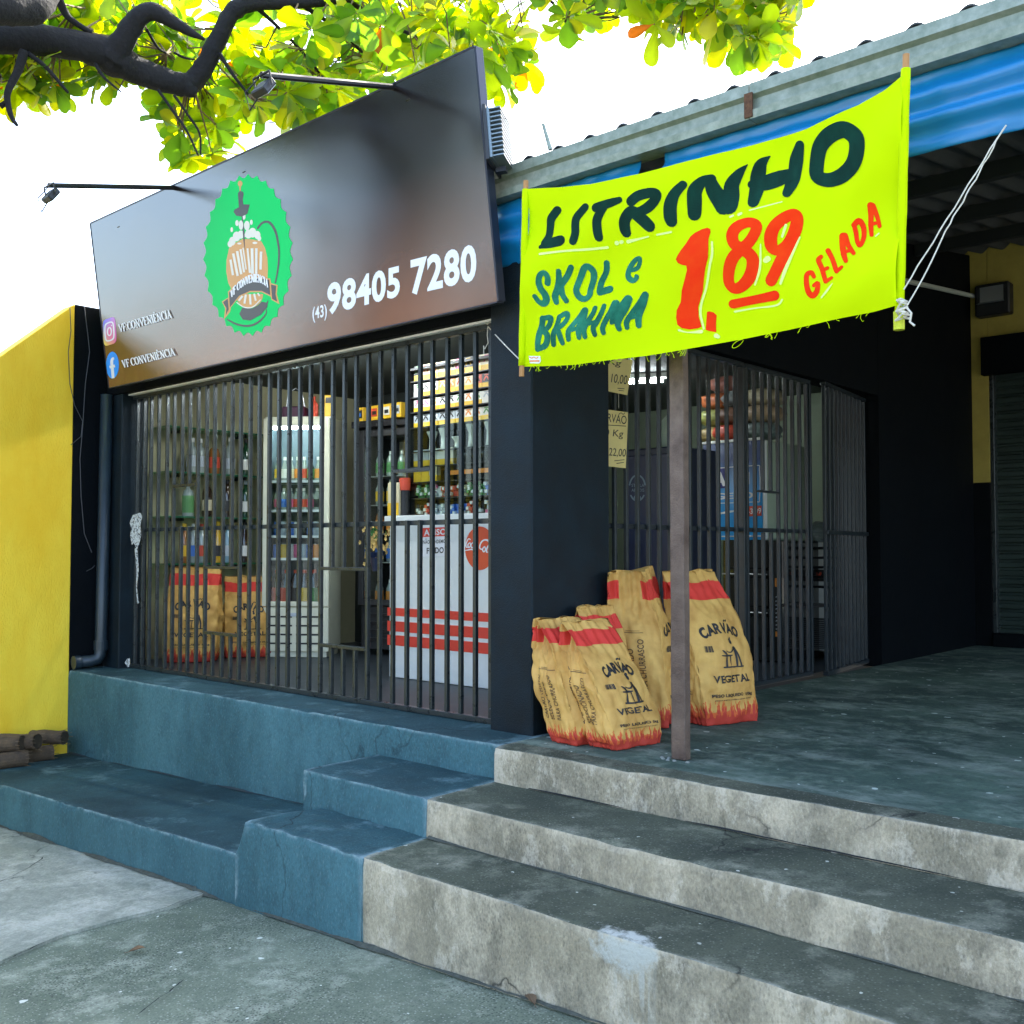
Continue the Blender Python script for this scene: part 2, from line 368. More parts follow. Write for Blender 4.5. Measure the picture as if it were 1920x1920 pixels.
navyd = mat('navy_side_paint', (.0012, .0026, .0042), .75, spec=.12, var=.25, vs=4, bump=.3, bs=140)
yel = mat('yellow_wall_paint', (.86, .49, .004), .75, col2=(.97, .70, .05), vs=2.2, bump=.6, bs=110, stretch=(1, 1, .35))
yel2 = mat('mustard_wall_paint', (.42, .33, .07), .75, var=.12, vs=6, bump=.2)
dark_in = mat('interior_floor', (.022, .03, .036), .45, var=.35, vs=5)
cream = mat('interior_cream_paint', (.42, .40, .24), .8, var=.1, vs=3)
mint = mat('interior_mint_paint', (.27, .34, .24), .8, var=.1, vs=3)
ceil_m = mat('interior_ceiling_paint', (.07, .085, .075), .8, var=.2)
steel2 = mat('dark_painted_steel', (.016, .022, .026), .35, var=.3, vs=14)
steel = mat('painted_steel', (.026, .033, .034), .28, metal=.1, var=.3, vs=14, bump=.15, bs=90)
steel_w = mat('bare_steel_edge', (.85, .87, .87), .5, var=.15)
galv = mat('galvanised_steel', (.30, .33, .27), .5, metal=.35, col2=(.16, .20, .15), vs=22, bump=.1, bs=90)
rust_post = mat('worn_brown_steel', (.17, .115, .085), .5, metal=.1, col2=(.065, .036, .025), vs=9, bump=.3, bs=120)
black_m = mat('black_metal', (.012, .012, .014), .4, metal=.2)
blackp = mat('black_plastic', (.015, .016, .018), .5)
white_m = mat('white_enamel', (.74, .76, .72), .35, var=.05)
offw = mat('ivory_enamel', (.62, .62, .48), .4, var=.06)
fibro = mat('fibre_cement', (.045, .05, .053), .85, var=.3, vs=3)
alum = mat('brushed_aluminium', (.6, .62, .64), .35, metal=.8)
wood = mat('pale_wood', (.42, .20, .06), .6, var=.3, vs=8, stretch=(1, 1, .2))
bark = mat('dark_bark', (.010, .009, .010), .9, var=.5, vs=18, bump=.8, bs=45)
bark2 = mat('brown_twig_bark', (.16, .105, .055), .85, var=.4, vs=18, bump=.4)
white_p = mat('white_print', (.80, .80, .80), .4)
rope_m = mat('cotton_rope', (.62, .58, .48), .9, var=.1, vs=60)
pvc = mat('grey_pvc', (.016, .028, .038), .35, var=.15)
red_m = mat('red_print', (.72, .055, .035), .45)
glass_m = glassy('door_glass', (.93, .97, .95), .03)
glass_s = glassy('shelf_glass', (.55, .78, .66), .08)
wire_m = mat('wire_grey', (.05, .05, .055), .6)

# ------------------------------------------------------------------ ground, steps, ledges
def gz(x, y=0): return .05 * (x + 3.27)
def strip(name, prof, x0, x1, mats, amp=.004, chip=.014, zf=None, dx=.03, seed=0, noses=(), endz=None):
    """profile (y, z) extruded along X; faces up take mats[1], risers mats[0]; noses are the chipped edges"""
    P = []
    for i in range(len(prof) - 1):
        a, b = prof[i], prof[i + 1]; L = math.hypot(b[0] - a[0], b[1] - a[1]); n = max(1, int(L / .06)) if L < 1.2 else 22
        near = [0]
        if L > .09: near += [.012 / L, .03 / L]
        T = sorted(set(near + [k / n for k in range(1, n)] + ([1 - .03 / L, 1 - .012 / L] if L > .09 else [])))
        T = [t for j, t in enumerate(T) if j == 0 or t - T[j - 1] > .008 / L]
        for t in T: P.append((a[0] + (b[0] - a[0]) * t, a[1] + (b[1] - a[1]) * t, i, 0 if t > 0 else 1))
    P.append((*prof[-1], len(prof) - 1, 1))
    nx = max(1, int((x1 - x0) / dx)); mb = MB(); K = len(P)
    for i in range(nx + 1):
        x = x0 + (x1 - x0) * i / nx
        for (y, z, si, corner) in P:
            q = Vector((x * 1.3 + seed, y * 1.3, z * 1.3)); d = noise.noise_vector(q * 3) * amp + noise.noise_vector(q * 11) * amp * .5
            ed = 0 < i < nx
            yy, zz = y + d.y, z + d.z * .6
            for (ny, nz_) in noses:
                r = math.hypot(y - ny, z - nz_)
                if r < .04:
                    c = max(0, noise.noise(Vector((x * 2.1 + seed, ny * 7, 3))) * 1.5 + noise.noise(Vector((x * 9 + seed, ny * 3, 7))) * .8 - .25)
                    e = (.35 * .01 + c * chip) * (1 - r / .04)
                    yy += e; zz -= e
            if zf: zz = zf(x, y, zz)
            mb.v.append(Vector((x, yy, zz)))
    for i in range(nx):
        for j in range(K - 1):
            dy = P[j + 1][0] - P[j][0]; dz = P[j + 1][1] - P[j][1]
            mb.f.append([i * K + j, (i + 1) * K + j, (i + 1) * K + j + 1, i * K + j + 1]); mb.m.append(1 if abs(dy) > abs(dz) else 0)
    for s_, i in ((0, 0), (1, nx)):   # end caps down to the foot
        e = [i * K + j for j in range(K)]; b = len(mb.v)
        low = min(p[1] for p in prof); ya = prof[0][0]; yb = prof[-1][0]; x = x0 if i == 0 else x1
        mb.v += [Vector((x, mb.v[k].y, low - .02)) for k in e]
        for j in range(K - 1):
            f = [e[j], e[j + 1], b + j + 1, b + j]; mb.f.append(f if i == 0 else f[::-1]); mb.m.append(0)
    return struct(mb.build(name, mats, smooth=False))
g = MB(); g.add([(-60, -60, -3.2), (60, -60, 2.5), (60, 60, 2.5), (-60, 60, -3.2)], [(0, 1, 2, 3)])
g.v = [Vector((p.x * 8, p.y * 8, -.9)) for p in g.v]; struct(g.build('ground', mat('far_ground', (.16, .15, .12), .9, var=.3, vs=.5)))
# sloping pavement and street
s = MB(); nx, ny = 60, 16
for i in range(nx + 1):
    for j in range(ny + 1):
        x = -22 + 30 * i / nx; y = -2.2 + 5.2 * j / ny
        s.v.append(Vector((x, y, gz(x) + .006 * noise.noise(Vector((x * 2, y * 2, 0))))))
for i in range(nx):
    for j in range(ny):
        k = i * (ny + 1) + j; s.f.append([k, k + ny + 1, k + ny + 2, k + 1]); s.m.append(0)
struct(s.build('sidewalk', side_m))
k = MB()
for i in range(60):
    x = -22 + .5 * i; z = gz(x); z2 = gz(x + .5)
    k.add([(x, -2.35, z - .14), (x + .497, -2.35, z2 - .14), (x + .497, -2.2, z2 - .14), (x, -2.2, z - .14), (x, -2.35, z), (x + .497, -2.35, z2), (x + .497, -2.2, z2 + .002), (x, -2.2, z + .002)], [(4, 5, 6, 7), (0, 1, 5, 4)])
struct(k.build('kerb', riser_m))
r = MB().add([(-40, -9.5, gz(-40) - .14), (30, -9.5, gz(30) - .14), (30, -2.34, gz(30) - .14), (-40, -2.34, gz(-40) - .14)], [(0, 1, 2, 3)])
struct(r.build('road', asph_m))
# pale poured slab at the left of the pavement, its ragged edge and crack measured from the photo
def gp(x, y): 
    v = ray(x, y); nrm = Vector((-.05, 0, 1)); p0 = Vector((-3.27, 0, 0)); return CAMP + v * ((p0 - CAMP).dot(nrm) / v.dot(nrm))
edge = [gp(*p) for p in ((385, 1679), (375, 1684), (330, 1702), (262, 1718), (210, 1731), (170, 1742), (120, 1756), (84, 1771), (40, 1790), (0, 1808), (-80, 1843), (-200, 1890), (-420, 1960))]
ed2 = []
for a, b in zip(edge, edge[1:]):
    for q in range(6): ed2.append(a.lerp(b, q / 6) + Vector((0, noise.noise(a * 9 + Vector((q, 0, 0))) * .012, 0)))
n = len(ed2); m_ = MB(); xl = ed2[0].x
for i, p in enumerate(ed2):
    f = i / (n - 1); q = Vector((xl - 9.0 * f ** 1.3, 2.715, 0))
    for t in range(9):
        k = p.lerp(q, t / 8); m_.v.append(Vector((k.x, k.y, gz(k.x) + .014)))
for i in range(n - 1):
    for j in range(8): a = i * 9 + j; m_.f.append([a, a + 1, a + 10, a + 9]); m_.m.append(0)
b0 = len(m_.v)
for i in range(n): m_.v.append(m_.v[i * 9] - Vector((0, 0, .03)))
for i in range(n - 1): m_.f.append([i * 9, (i + 1) * 9, b0 + i + 1, b0 + i]); m_.m.append(0)
so_ = m_.build('pale_slab', pale_m); struct(so_)
bm = bmesh.new(); bm.from_mesh(so_.data); bmesh.ops.recalc_face_normals(bm, faces=bm.faces[:]); bm.to_mesh(so_.data); bm.free()
# dark joint running on from the slab edge and two hairline cracks
cr = MB()
def crackline(P, w):
    Q = [gp(*p) for p in P]; L = []
    for a, b in zip(Q, Q[1:]):
        for q in range(8): L.append(a.lerp(b, q / 8))
    L.append(Q[-1]); b = len(cr.v)
    for i, p in enumerate(L):
        ww = w * (.5 + abs(noise.noise(p * 13)) * 1.6) * (1 if 0 < i < len(L) - 1 else .1); o = noise.noise(p * 22) * .02
        cr.v += [Vector((p.x, p.y + o - ww, gz(p.x) + .016)), Vector((p.x, p.y + o + ww, gz(p.x) + .016))]
    for i in range(len(L) - 1): cr.f.append([b + 2 * i, b + 2 * i + 2, b + 2 * i + 3, b + 2 * i + 1]); cr.m.append(0)
crackline([(388, 1677), (300, 1712), (210, 1733), (85, 1773), (0, 1812)], .006)
crackline([(345, 1845), (300, 1878), (255, 1912)], .005)
crackline([(85, 1610), (50, 1635), (0, 1660)], .003)
struct(cr.build('pavement_cracks', mat('crack_shadow_dirt', (.008, .010, .009), .95)))

PZ = .689
strip('concrete_steps', [(2.70, -.12), (2.70, .358), (3.058, .360), (3.058, .525), (3.482, .528), (3.482, PZ), (3.62, PZ)], -3.268, 3.2, [riser_m, tread_m], noses=((2.70, .358), (3.058, .525), (3.482, PZ)), chip=.012)
v = strip('veranda_floor', [(3.62, .5), (3.62, PZ), (10.3, PZ)], -3.30, 3.2, [riser_m, plat_m], dx=.12, amp=.003)
strip('blue_ledge', [(3.53, -.3), (3.53, PZ), (4.02, PZ + .004)], -7.749, -3.27, [blue_m, bluet_m], noses=((3.53, PZ),), seed=3, chip=.012)
strip('blue_upper_step', [(3.058, .1), (3.058, .525), (3.535, .528)], -4.15, -3.27, [blue_m, bluet_m], noses=((3.058, .525),), seed=5, chip=.014)
def low_z(x, y, z):
    return z + .035 * (x + 4.14) * min(1, max(0, (z + .1) / .25))
strip('blue_low_step', [(2.70, -.5), (2.70, .195), (3.54, .185)], -14, -4.12, [blue_m, bluet_m], noses=((2.70, .195),), zf=low_z, seed=8, chip=.018)
def lump_z(x, y, z):
    if z > .1:
        t = min(1, max(0, (x + 4.17) / (.07 + .25 * max(0, y - 2.75)))); t = t * t * (3 - 2 * t)
        base = .19 + .035 * (x + 4.14); return base + (z - base) * t + .008 * noise.noise(Vector((x * 12, y * 12, 1))) * t
    return z
strip('blue_lower_step', [(2.692, -.12), (2.696, .358), (3.065, .362)], -4.17, -3.262, [blue_m, bluet_m], noses=((2.696, .358),), zf=lump_z, seed=12, chip=.024)
def patchy(name, c, th, sc_):
    m = mat(name, c, .85, var=.12, vs=16); t = m.node_tree; o = t.nodes['Material Output']; p = t.nodes['Principled BSDF']
    g = N(t, 'NewGeometry'); n = N(t, 'TexNoise'); n.inputs['Scale'].default_value = sc_; n.inputs['Detail'].default_value = 10; n.inputs['Roughness'].default_value = .75; t.links.new(g.outputs['Position'], n.inputs[0])
    r = N(t, 'ValToRGB'); r.color_ramp.elements[0].position = th - .03; r.color_ramp.elements[1].position = th + .04; t.links.new(n.outputs[0], r.inputs[0])
    x = N(t, 'MixShader'); tr = N(t, 'BsdfTransparent'); t.links.new(r.outputs[0], x.inputs[0]); t.links.new(tr.outputs[0], x.inputs[1]); t.links.new(p.outputs[0], x.inputs[2]); t.links.new(x.outputs[0], o.inputs[0]); return m
# dark open joints at the feet of the risers and thin dark strips along the foot of steps and ledge
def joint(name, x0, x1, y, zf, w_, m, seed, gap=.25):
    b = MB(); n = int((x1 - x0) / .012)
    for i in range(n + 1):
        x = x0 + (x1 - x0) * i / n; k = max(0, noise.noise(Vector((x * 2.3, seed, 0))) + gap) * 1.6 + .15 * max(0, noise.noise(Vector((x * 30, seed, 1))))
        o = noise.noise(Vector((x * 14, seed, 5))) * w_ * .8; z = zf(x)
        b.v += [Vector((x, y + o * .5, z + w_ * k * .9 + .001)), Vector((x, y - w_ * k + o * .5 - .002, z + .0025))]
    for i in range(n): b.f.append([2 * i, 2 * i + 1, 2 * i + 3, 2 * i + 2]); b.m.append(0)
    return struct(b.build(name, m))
gap_m = mat('joint_dirt', (.012, .014, .012), .95); foot_m = mat('dark_foot', (.06, .065, .05), .95, var=.4, vs=30)
joint('step_joint_crack', -3.05, 2.5, 3.477, lambda x: .530, .010, gap_m, 2.)
joint('step_foot_strip', -3.25, 2.5, 3.053, lambda x: .361, .012, foot_m, 5.)
joint('pavement_foot_strip', -9.0, 2.5, 2.694, lambda x: gz(x) + (.016 if x < -4.5 else .006), .022, foot_m, 9.)
joint('ledge_foot_strip', -7.7, -4.2, 3.524, lambda x: .188 + .035 * (x + 4.14), .012, mat('dark_blue_foot', (.02, .035, .04), .95), 4.)
struct(MB().box(-8.0, -3.46, 4.02, 9.2, .3, PZ - .003).build('shop_floor', dark_in))

# ------------------------------------------------------------------ the shop building
sh = thing('shop_building', 'dark navy corner shop building with barred openings and a thick corner pillar', 'building', (-5.7, 6, PZ))
def P(name, boxes, m, parent, bevel=.006, **k):
    b = MB()
    for q in boxes: b.box(*q)
    return b.build(name, m, parent, bevel=bevel, **k)
P('corner_pillar', [(-3.585, -3.30, 3.785, 4.42, PZ - .02, 3.45)], [navy], sh, .008)
P('left_pier', [(-7.90, -7.50, 3.80, 4.02, PZ - .1, 2.80)], [navy], sh)
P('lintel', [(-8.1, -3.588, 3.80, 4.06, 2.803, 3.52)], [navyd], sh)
def rz(y): return 3.513 + (y - 3.74) * .148
def raked(name, y0, y1, z0):
    a, c = rz(y0) - .035, rz(y1) - .035
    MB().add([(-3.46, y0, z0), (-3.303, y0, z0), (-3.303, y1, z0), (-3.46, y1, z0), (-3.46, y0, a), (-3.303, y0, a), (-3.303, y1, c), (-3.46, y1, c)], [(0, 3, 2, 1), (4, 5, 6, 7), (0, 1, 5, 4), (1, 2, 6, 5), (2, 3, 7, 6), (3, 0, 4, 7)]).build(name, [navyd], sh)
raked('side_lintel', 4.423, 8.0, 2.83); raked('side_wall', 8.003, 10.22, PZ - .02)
P('inner_left_wall', [(-8.1, -8.0, 4.063, 9.2, .3, 3.2)], [cream], sh, 0)
P('inner_back_wall', [(-8.1, -3.463, 9.2, 9.3, .3, 3.2)], [mint], sh, 0)
P('shade_panel', [(-7.995, -5.6, 6.50, 6.55, PZ, 3.098)], [mat('painted_shade', (.020, .027, .024), .8, var=.2)], sh, 0)  # dark panel added for the shade of the unlit wall behind the fridges
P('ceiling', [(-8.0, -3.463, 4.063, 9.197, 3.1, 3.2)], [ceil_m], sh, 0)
rf = MB(); rf.add([(-8.3, 3.95, 3.56), (-3.5, 3.95, 3.56), (-3.5, 9.9, 4.45), (-8.3, 9.9, 4.45), (-8.3, 3.95, 3.50), (-3.5, 3.95, 3.50), (-3.5, 9.9, 4.39), (-8.3, 9.9, 4.39)], [(0, 1, 2, 3), (7, 6, 5, 4), (0, 4, 5, 1), (1, 5, 6, 2), (2, 6, 7, 3), (3, 7, 4, 0)])
rf.build('roof', [fibro], sh)
# bare patches where paint has come off the left jamb
ja = Art(); ja.poly([(249, 966), (263, 961), (267, 968), (263, 985), (265, 1003), (261, 1020), (257, 1030), (251, 1018), (247, 1022), (244, 1004), (246, 990), (243, 980)])
ja.stroke([(255, 1030, 5), (258, 1070, 4), (256, 1100, 2), (259, 1130, 3)]); ja.stroke([(237, 1243, 6), (241, 1236, 5), (240, 1248, 6)])
ja.to(MB(), lambda x, y, o: on(x, y, 1, 3.797 - o)).build('peeled_patch', [patchy('old_white_paint', (.55, .58, .59), .46, 55)], sh)

bw = thing('boundary_wall', 'tall yellow painted boundary wall with a raked top beside the shop', 'wall', (-7.85, 3, 0))
def wallseg(y0, y1, zt0, zt1, m, name, x1=-7.75):
    b = MB(); n = max(1, int((y1 - y0) / .1)); m_ = m
    b.add([(-7.95, y0, -.5), (x1, y0, -.5), (x1, y1, -.5), (-7.95, y1, -.5), (-7.95, y0, zt0), (x1, y0, zt0), (x1, y1, zt1), (-7.95, y1, zt1)],
          [(0, 3, 2, 1), (4, 5, 6, 7), (0, 1, 5, 4), (1, 2, 6, 5), (2, 3, 7, 6), (3, 0, 4, 7)])
    b.build(name, [m], bw, bevel=.006)
wallseg(2.0, 3.535, 2.13, 3.49, yel, 'yellow_panel'); wallseg(-1.5, 1.998, 2.13, 2.13, yel, 'low_panel'); wallseg(3.537, 3.797, 3.49, 3.49, navyd, 'navy_return', -7.752)

# ------------------------------------------------------------------ veranda
vr = thing('veranda_roof', 'corrugated fibre cement veranda roof with a galvanised edge beam', 'roof', (-.2, 6.5, 3.5))
b = MB(); nX = 500; ys = [3.745, 5.2, 6.8, 8.4, 10.35]
for i in range(nX + 1):
    x = -3.52 + 6.9 * i / nX; c = .030 * math.cos(2 * math.pi * (x + 3.10) / .19)
    for y in ys: b.v.append(Vector((x, y, rz(y) + c))); b.v.append(Vector((x, y, rz(y) + c - .008)))
K = len(ys) * 2
for i in range(nX):
    for j in range(len(ys) - 1):
        a = i * K + 2 * j; b.f.append([a, a + K, a + K + 2, a + 2]); b.f.append([a + 1, a + 3, a + K + 3, a + K + 1]); b.m += [0, 0]
    a = i * K; b.f.append([a, a + 1, a + K + 1, a + K]); b.m.append(0)
b.build('corrugated_sheet', [fibro], vr)
b = MB(); pr = [(3.70, 3.503), (3.70, 3.455), (3.722, 3.442), (3.722, 3.398), (3.694, 3.388), (3.698, 3.354), (3.80, 3.354), (3.80, 3.503)]
for x in (-3.53, -2.05, -2.046, 3.4):
    for y, z in pr: b.v.append(Vector((x, y, z)))
for s0 in (0, 2):
    for j in range(8): q = (j + 1) % 8; b.f.append([s0 * 8 + j, s0 * 8 + q, (s0 + 1) * 8 + q, (s0 + 1) * 8 + j]); b.m.append(0)
    b.f.append([s0 * 8 + j for j in range(8)]); b.f.append([(s0 + 1) * 8 + j for j in range(8)][::-1]); b.m += [0, 0]
b.build('edge_beam', [galv], vr)
MB().box(-2.066, -2.030, 3.690, 3.699, 3.36, 3.46).build('joint_rust', [mat('rust', (.10, .045, .02), .9, var=.5, vs=60)], vr)
for y in (4.9, 6.2, 7.5, 8.8):
    z = rz(y) - .04; MB().box(-3.29, 3.3, y - .03, y + .03, z - .10, z).build('purlin', [mat('dark_purlin', (.010, .013, .013), .7)], vr, bevel=.004)
for x in (-1.2, 1.6):
    MB().bar((x, 3.82, rz(3.82) - .19), (x, 9.7, rz(9.7) - .19), .08, .10).build('rafter', [MATS['dark_purlin']], vr)
po = thing('veranda_post', 'worn square steel post standing on the veranda edge in front of the sacks', 'post', (-2.465, 3.83, PZ))
b = MB(); px0, px1, py0, py1 = -2.503, -2.432, 3.79, 3.836
nZ = 60
for i in range(nZ + 1):
    z = PZ + .002 + (3.352 - PZ) * i / nZ
    for x, y in ((px0, py0), (px1, py0), (px1, py1), (px0, py1)):
        d = noise.noise(Vector((x * 3, y * 3, z * 6))) * .0015; b.v.append(Vector((x + d, y + d, z)))
for i in range(nZ):
    for j in range(4): q = (j + 1) % 4; b.f.append([i * 4 + j, i * 4 + q, i * 4 + 4 + q, i * 4 + 4 + j]); b.m.append(0)
b.f += [[3, 2, 1, 0], [nZ * 4 + j for j in range(4)]]; b.m += [0, 0]
b.build('tube', [rust_post], po, bevel=.003)
b = MB()
for i, (x, y) in enumerate(((-2.53, 3.77), (-2.52, 3.80), (-2.41, 3.775), (-2.47, 3.765), (-2.50, 3.76), (-2.55, 3.79))): b.lathe((x, y, PZ), [(.010, 0), (.008, .004), (.003, .007)], 8)
b.build('weld_blob', [mat('weld_grey', (.20, .21, .18), .7)], po)

tarp = bpy.data.materials.new('blue_tarp'); tarp.use_nodes = True
tp = tarp.node_tree.nodes['Principled BSDF']; tp.inputs['Base Color'].default_value = (.003, .17, .40, 1); tp.inputs['Roughness'].default_value = .32
tp.inputs['Specular IOR Level'].default_value = .6
def tarpaulin(x0, x1, z1, label, seed, amp=1., zdrop=.0):
    b = MB(); nx, nz = int((x1 - x0) / .025), 26
    for i in range(nx + 1):
        x = x0 + (x1 - x0) * i / nx
        for j in range(nz + 1):
            t = j / nz; z = 3.352 - (3.352 - z1 - zdrop * (x - x0)) * t
            f = math.sin(t * 15 + noise.noise(Vector((x * .8, t * 2, seed))) * 3.0 + (x - x0) * .5) * .018 * min(1, t * 4) * amp
            f += noise.noise(Vector((x * 5, z * 3 - x * 2.5, seed))) * .02 * t + noise.noise(Vector((x * 13, z * 14 - x * 6, seed))) * .008
            y = 3.765 - .02 * math.sin(math.pi * t) + f
            if t > .9: y += (t - .9) * .2
            b.v.append(Vector((x, y, z)))
    for i in range(nx):
        for j in range(nz): a = i * (nz + 1) + j; b.f.append([a, a + 1, a + nz + 2, a + nz + 1]); b.m.append(0)
    o = b.build('blue_tarpaulin', [tarp], smooth=True); md = o.modifiers.new('s', 'SOLIDIFY'); md.thickness = .003
    return tag(o, label, 'tarpaulin', 'blue tarpaulins rolled under the veranda edge')
tarpaulin(-3.53, -2.63, 3.03, 'short blue tarpaulin behind the left half of the yellow banner', 2.2, .8)
tarpaulin(-2.50, 3.3, 3.055, 'long blue tarpaulin reaching past the right pole of the banner', 7.7, 1.0)
t = thing('tarpaulin_roller', 'dark roller end with a brass ring between the two blue tarpaulins', 'roller', (-2.57, 3.78, 3.2))
MB().lathe((-2.63, 3.81, 3.22), [(.055, 0), (.055, .13)], 16, ax=0).build('roller_end', [mat('dark_blue_roll', (.01, .03, .10), .4)], t)
MB().lathe((-2.535, 3.80, 3.24), [(.035, 0), (.045, .01), (.045, .03), (.03, .035)], 14, ax=0).build('ring', [mat('brass', (.45, .25, .10), .4, metal=.6)], t)

# back wall of the veranda with its roller shutter
bk = thing('back_building', 'rear wall of the veranda painted navy below and mustard above', 'building', (.2, 9.85, PZ))
for q_ in ((-3.60, -3.15, 10.22, 10.4, PZ - .05, 2.235), (-.3, 3.4, 10.22, 10.4, PZ - .05, 2.235)): P('navy_dado', [q_], [navyd], bk, .004)
for q_ in ((-3.60, -3.15, 10.222, 10.4, 2.238, 4.6), (-3.147, -.303, 10.22, 10.4, 3.6, 4.6), (-.3, 3.4, 10.22, 10.4, 2.238, 4.6)): P('mustard_wall', [q_], [yel2], bk, .004)
P('door_sill', [(-3.147, -.303, 10.19, 10.4, PZ - .02, .815)], [navyd], bk, .01)
rs = thing('roller_shutter', 'closed grey green corrugated roller shutter at the back of the veranda', 'roller shutter', (-1.6, 9.82, .84))
b = MB(); z = .800; k = 0
while z < 3.55:
    for q, (dz, dy) in enumerate(((0, 0), (.012, -.018), (.052, -.018), (.064, 0))):
        for x in (-3.13, -.32): b.v.append(Vector((x, 10.32 + dy, z + dz)))
    z += .078; k += 1
n = len(b.v) // 2
for i in range(n - 1): b.f.append([2 * i, 2 * i + 1, 2 * i + 3, 2 * i + 2]); b.m.append(0)
b.build('slats', [mat('shutter_paint', (.030, .048, .042), .4, metal=.3, var=.35, vs=4, stretch=(.6, 1, 5))], rs)
P('guide_rail', [(-3.146, -3.11, 10.225, 10.34, .816, 3.5)], [steel], rs, .003)
P('roller_box', [(-3.19, -.31, 10.13, 10.219, 3.25, 3.61)], [navyd], rs, .004)
fl = thing('wall_floodlight', 'square floodlight with a white reflector fixed high on the rear mustard wall', 'floodlight', (-2.92, 9.7, 3.7))
P('housing', [(-3.22, -2.91, 10.08, 10.215, 3.80, 4.10)], [blackp], fl, .015)
b = MB(); b.add([(-3.17, 10.075, 4.07), (-2.96, 10.075, 4.07), (-2.96, 10.075, 3.93), (-3.17, 10.075, 3.93)], [(0, 1, 2, 3)])
b.add([(-3.17, 10.074, 3.93), (-2.96, 10.074, 3.93), (-2.94, 10.03, 3.905), (-3.19, 10.03, 3.905)], [(0, 1, 2, 3)]); b.build('reflector', [alum], fl)
a_ = on(1700, 497, 1, 9.7); c_ = on(1834, 541, 1, 9.73)
tag(MB().tube([(-3.27, 6.2, 3.60), (-3.25, 10.15, 4.02)], .022, 8).build('conduit', [mat('pale_conduit', (.42, .46, .42), .6)]), 'pale plastic conduit running up the side wall under the veranda roof', 'pipe')

# ------------------------------------------------------------------ security gates
gx = [-7.335, -7.23, -7.118, -6.994, -6.895, -6.782, -6.679, -6.564, -6.451, -6.348, -6.232, -6.126, -6.022, -5.908, -5.802, -5.686, -5.579, -5.468, -5.354, -5.243, -5.129, -5.018, -4.906, -4.793, -4.681, -4.573, -4.456, -4.337, -4.231, -4.131, -4.012, -3.905, -3.797, -3.684]
gf = thing('front_security_gate', 'wide steel bar grille closing the front opening under the shop sign', 'security gate', (-5.5, 3.9, PZ))
GZ0, GZ1, RZ = PZ + .035, 2.762, 1.75
H = .0108
cuts = {}
for i in (5, 6): cuts[i] = (1.765, 2.055)
for i in (9, 10, 11): cuts[i] = (1.03, 1.465)
for i in (21, 22, 23): cuts[i] = (1.025, 1.473)
for i in (27, 28): cuts[i] = (1.765, 2.037)
for i, x in enumerate(gx):
    seg = [(GZ0, GZ1)] if i not in cuts else [(GZ0, cuts[i][0]), (cuts[i][1], GZ1)]
    for a, c in seg: P('bar', [(x - H, x + H, 3.8875, 3.9125, a, c)], [steel], gf, .002)
P('bar', [(-7.44 - H, -7.44 + H, 3.8875, 3.9125, GZ0, GZ1)], [steel], gf, .002)
P('mid_rail', [(-7.49, -3.60, 3.914, 3.934, 1.737, 1.765)], [steel], gf, .002)
P('bottom_rail', [(-7.49, -3.60, 3.88, 3.92, PZ + .006, PZ + .034)], [steel], gf, .002)
P('top_rail', [(-7.49, -3.60, 3.88, 3.92, 2.763, 2.79)], [steel], gf, .002)
P('top_strip', [(-7.50, -3.60, 3.850, 3.92, 2.7905, 2.8022)], [steel_w], gf, 0)
for a, c, z in ((4, 7, 2.066), (8, 12, 1.476), (8, 12, 1.019), (20, 24, 1.484), (20, 24, 1.014), (26, 29, 2.048)):
    P('opening_bar', [(gx[a] + H, gx[c] - H, 3.885, 3.915, z - .0105, z + .0105)], [steel], gf, .002)
P('lock_box', [(-3.668, -3.60, 3.86, 3.885, PZ + .04, PZ + .09)], [steel], gf, .004)

def side_gate(name, label, y0, y1, bars, gap=None, rails=True):
    g_ = thing(name, label, 'security gate', (-3.38, (y0 + y1) / 2, PZ))
    zt = 2.80
    for y in bars:
        seg = [(PZ + .04, zt)] if not (gap and gap[0] < y < gap[1]) else [(PZ + .04, 1.715), (2.0, zt)]
        for a, c in seg: P('bar', [(-3.392, -3.368, y - .0105, y + .0105, a, c)], [steel2], g_, .002)
    P('mid_rail', [(-3.412, -3.394, y0, y1, 1.717, 1.745)], [steel2], g_, .002)
    P('bottom_rail', [(-3.40, -3.36, y0, y1, PZ + .008, PZ + .039)], [steel2], g_, .002)
    P('top_rail', [(-3.40, -3.36, y0, y1, zt + .001, zt + .028)], [steel2], g_, .002)
    if gap: P('opening_bar', [(-3.393, -3.367, gap[0], gap[1], 1.985, 1.999)], [steel2], g_, .002)
    return g_
yb = [4.46 + .11 * i for i in range(14)]
side_gate('side_security_gate', 'fixed steel bar grille beside the pillar behind the charcoal sacks', 4.43, 5.98, yb)
P('edge_post', [(-3.405, -3.36, 5.96, 5.995, PZ + .04, 2.8)], [steel2], bpy.data.objects['side_security_gate'], .002)
yb = [6.03 + .108 * i for i in range(9)]
side_gate('wicket_gate', 'narrow barred door of the side grille with a small hatch opening', 6.0, 6.93, yb, gap=(6.19, 6.45))
P('edge_post', [(-3.405, -3.36, 6.915, 6.94, PZ + .04, 2.8)], [steel2], bpy.data.objects['wicket_gate'], .002)
lg = thing('open_gate_leaf', 'barred gate leaf standing slightly open beside the dark side wall', 'security gate', (-3.42, 7.99, PZ), rz=0)
ang = math.atan2(-1.02, .135)
lg.rotation_euler = (0, 0, ang)
for i in range(11):
    x = .012 + i * .1; MB().box(x - .012, x + .012, -.012, .012, .04, 2.1).build('bar', [steel2], lg, bevel=.002, local=True)
MB().box(0, 1.03, .013, .03, 1.02, 1.05).build('mid_rail', [steel2], lg, bevel=.002, local=True)
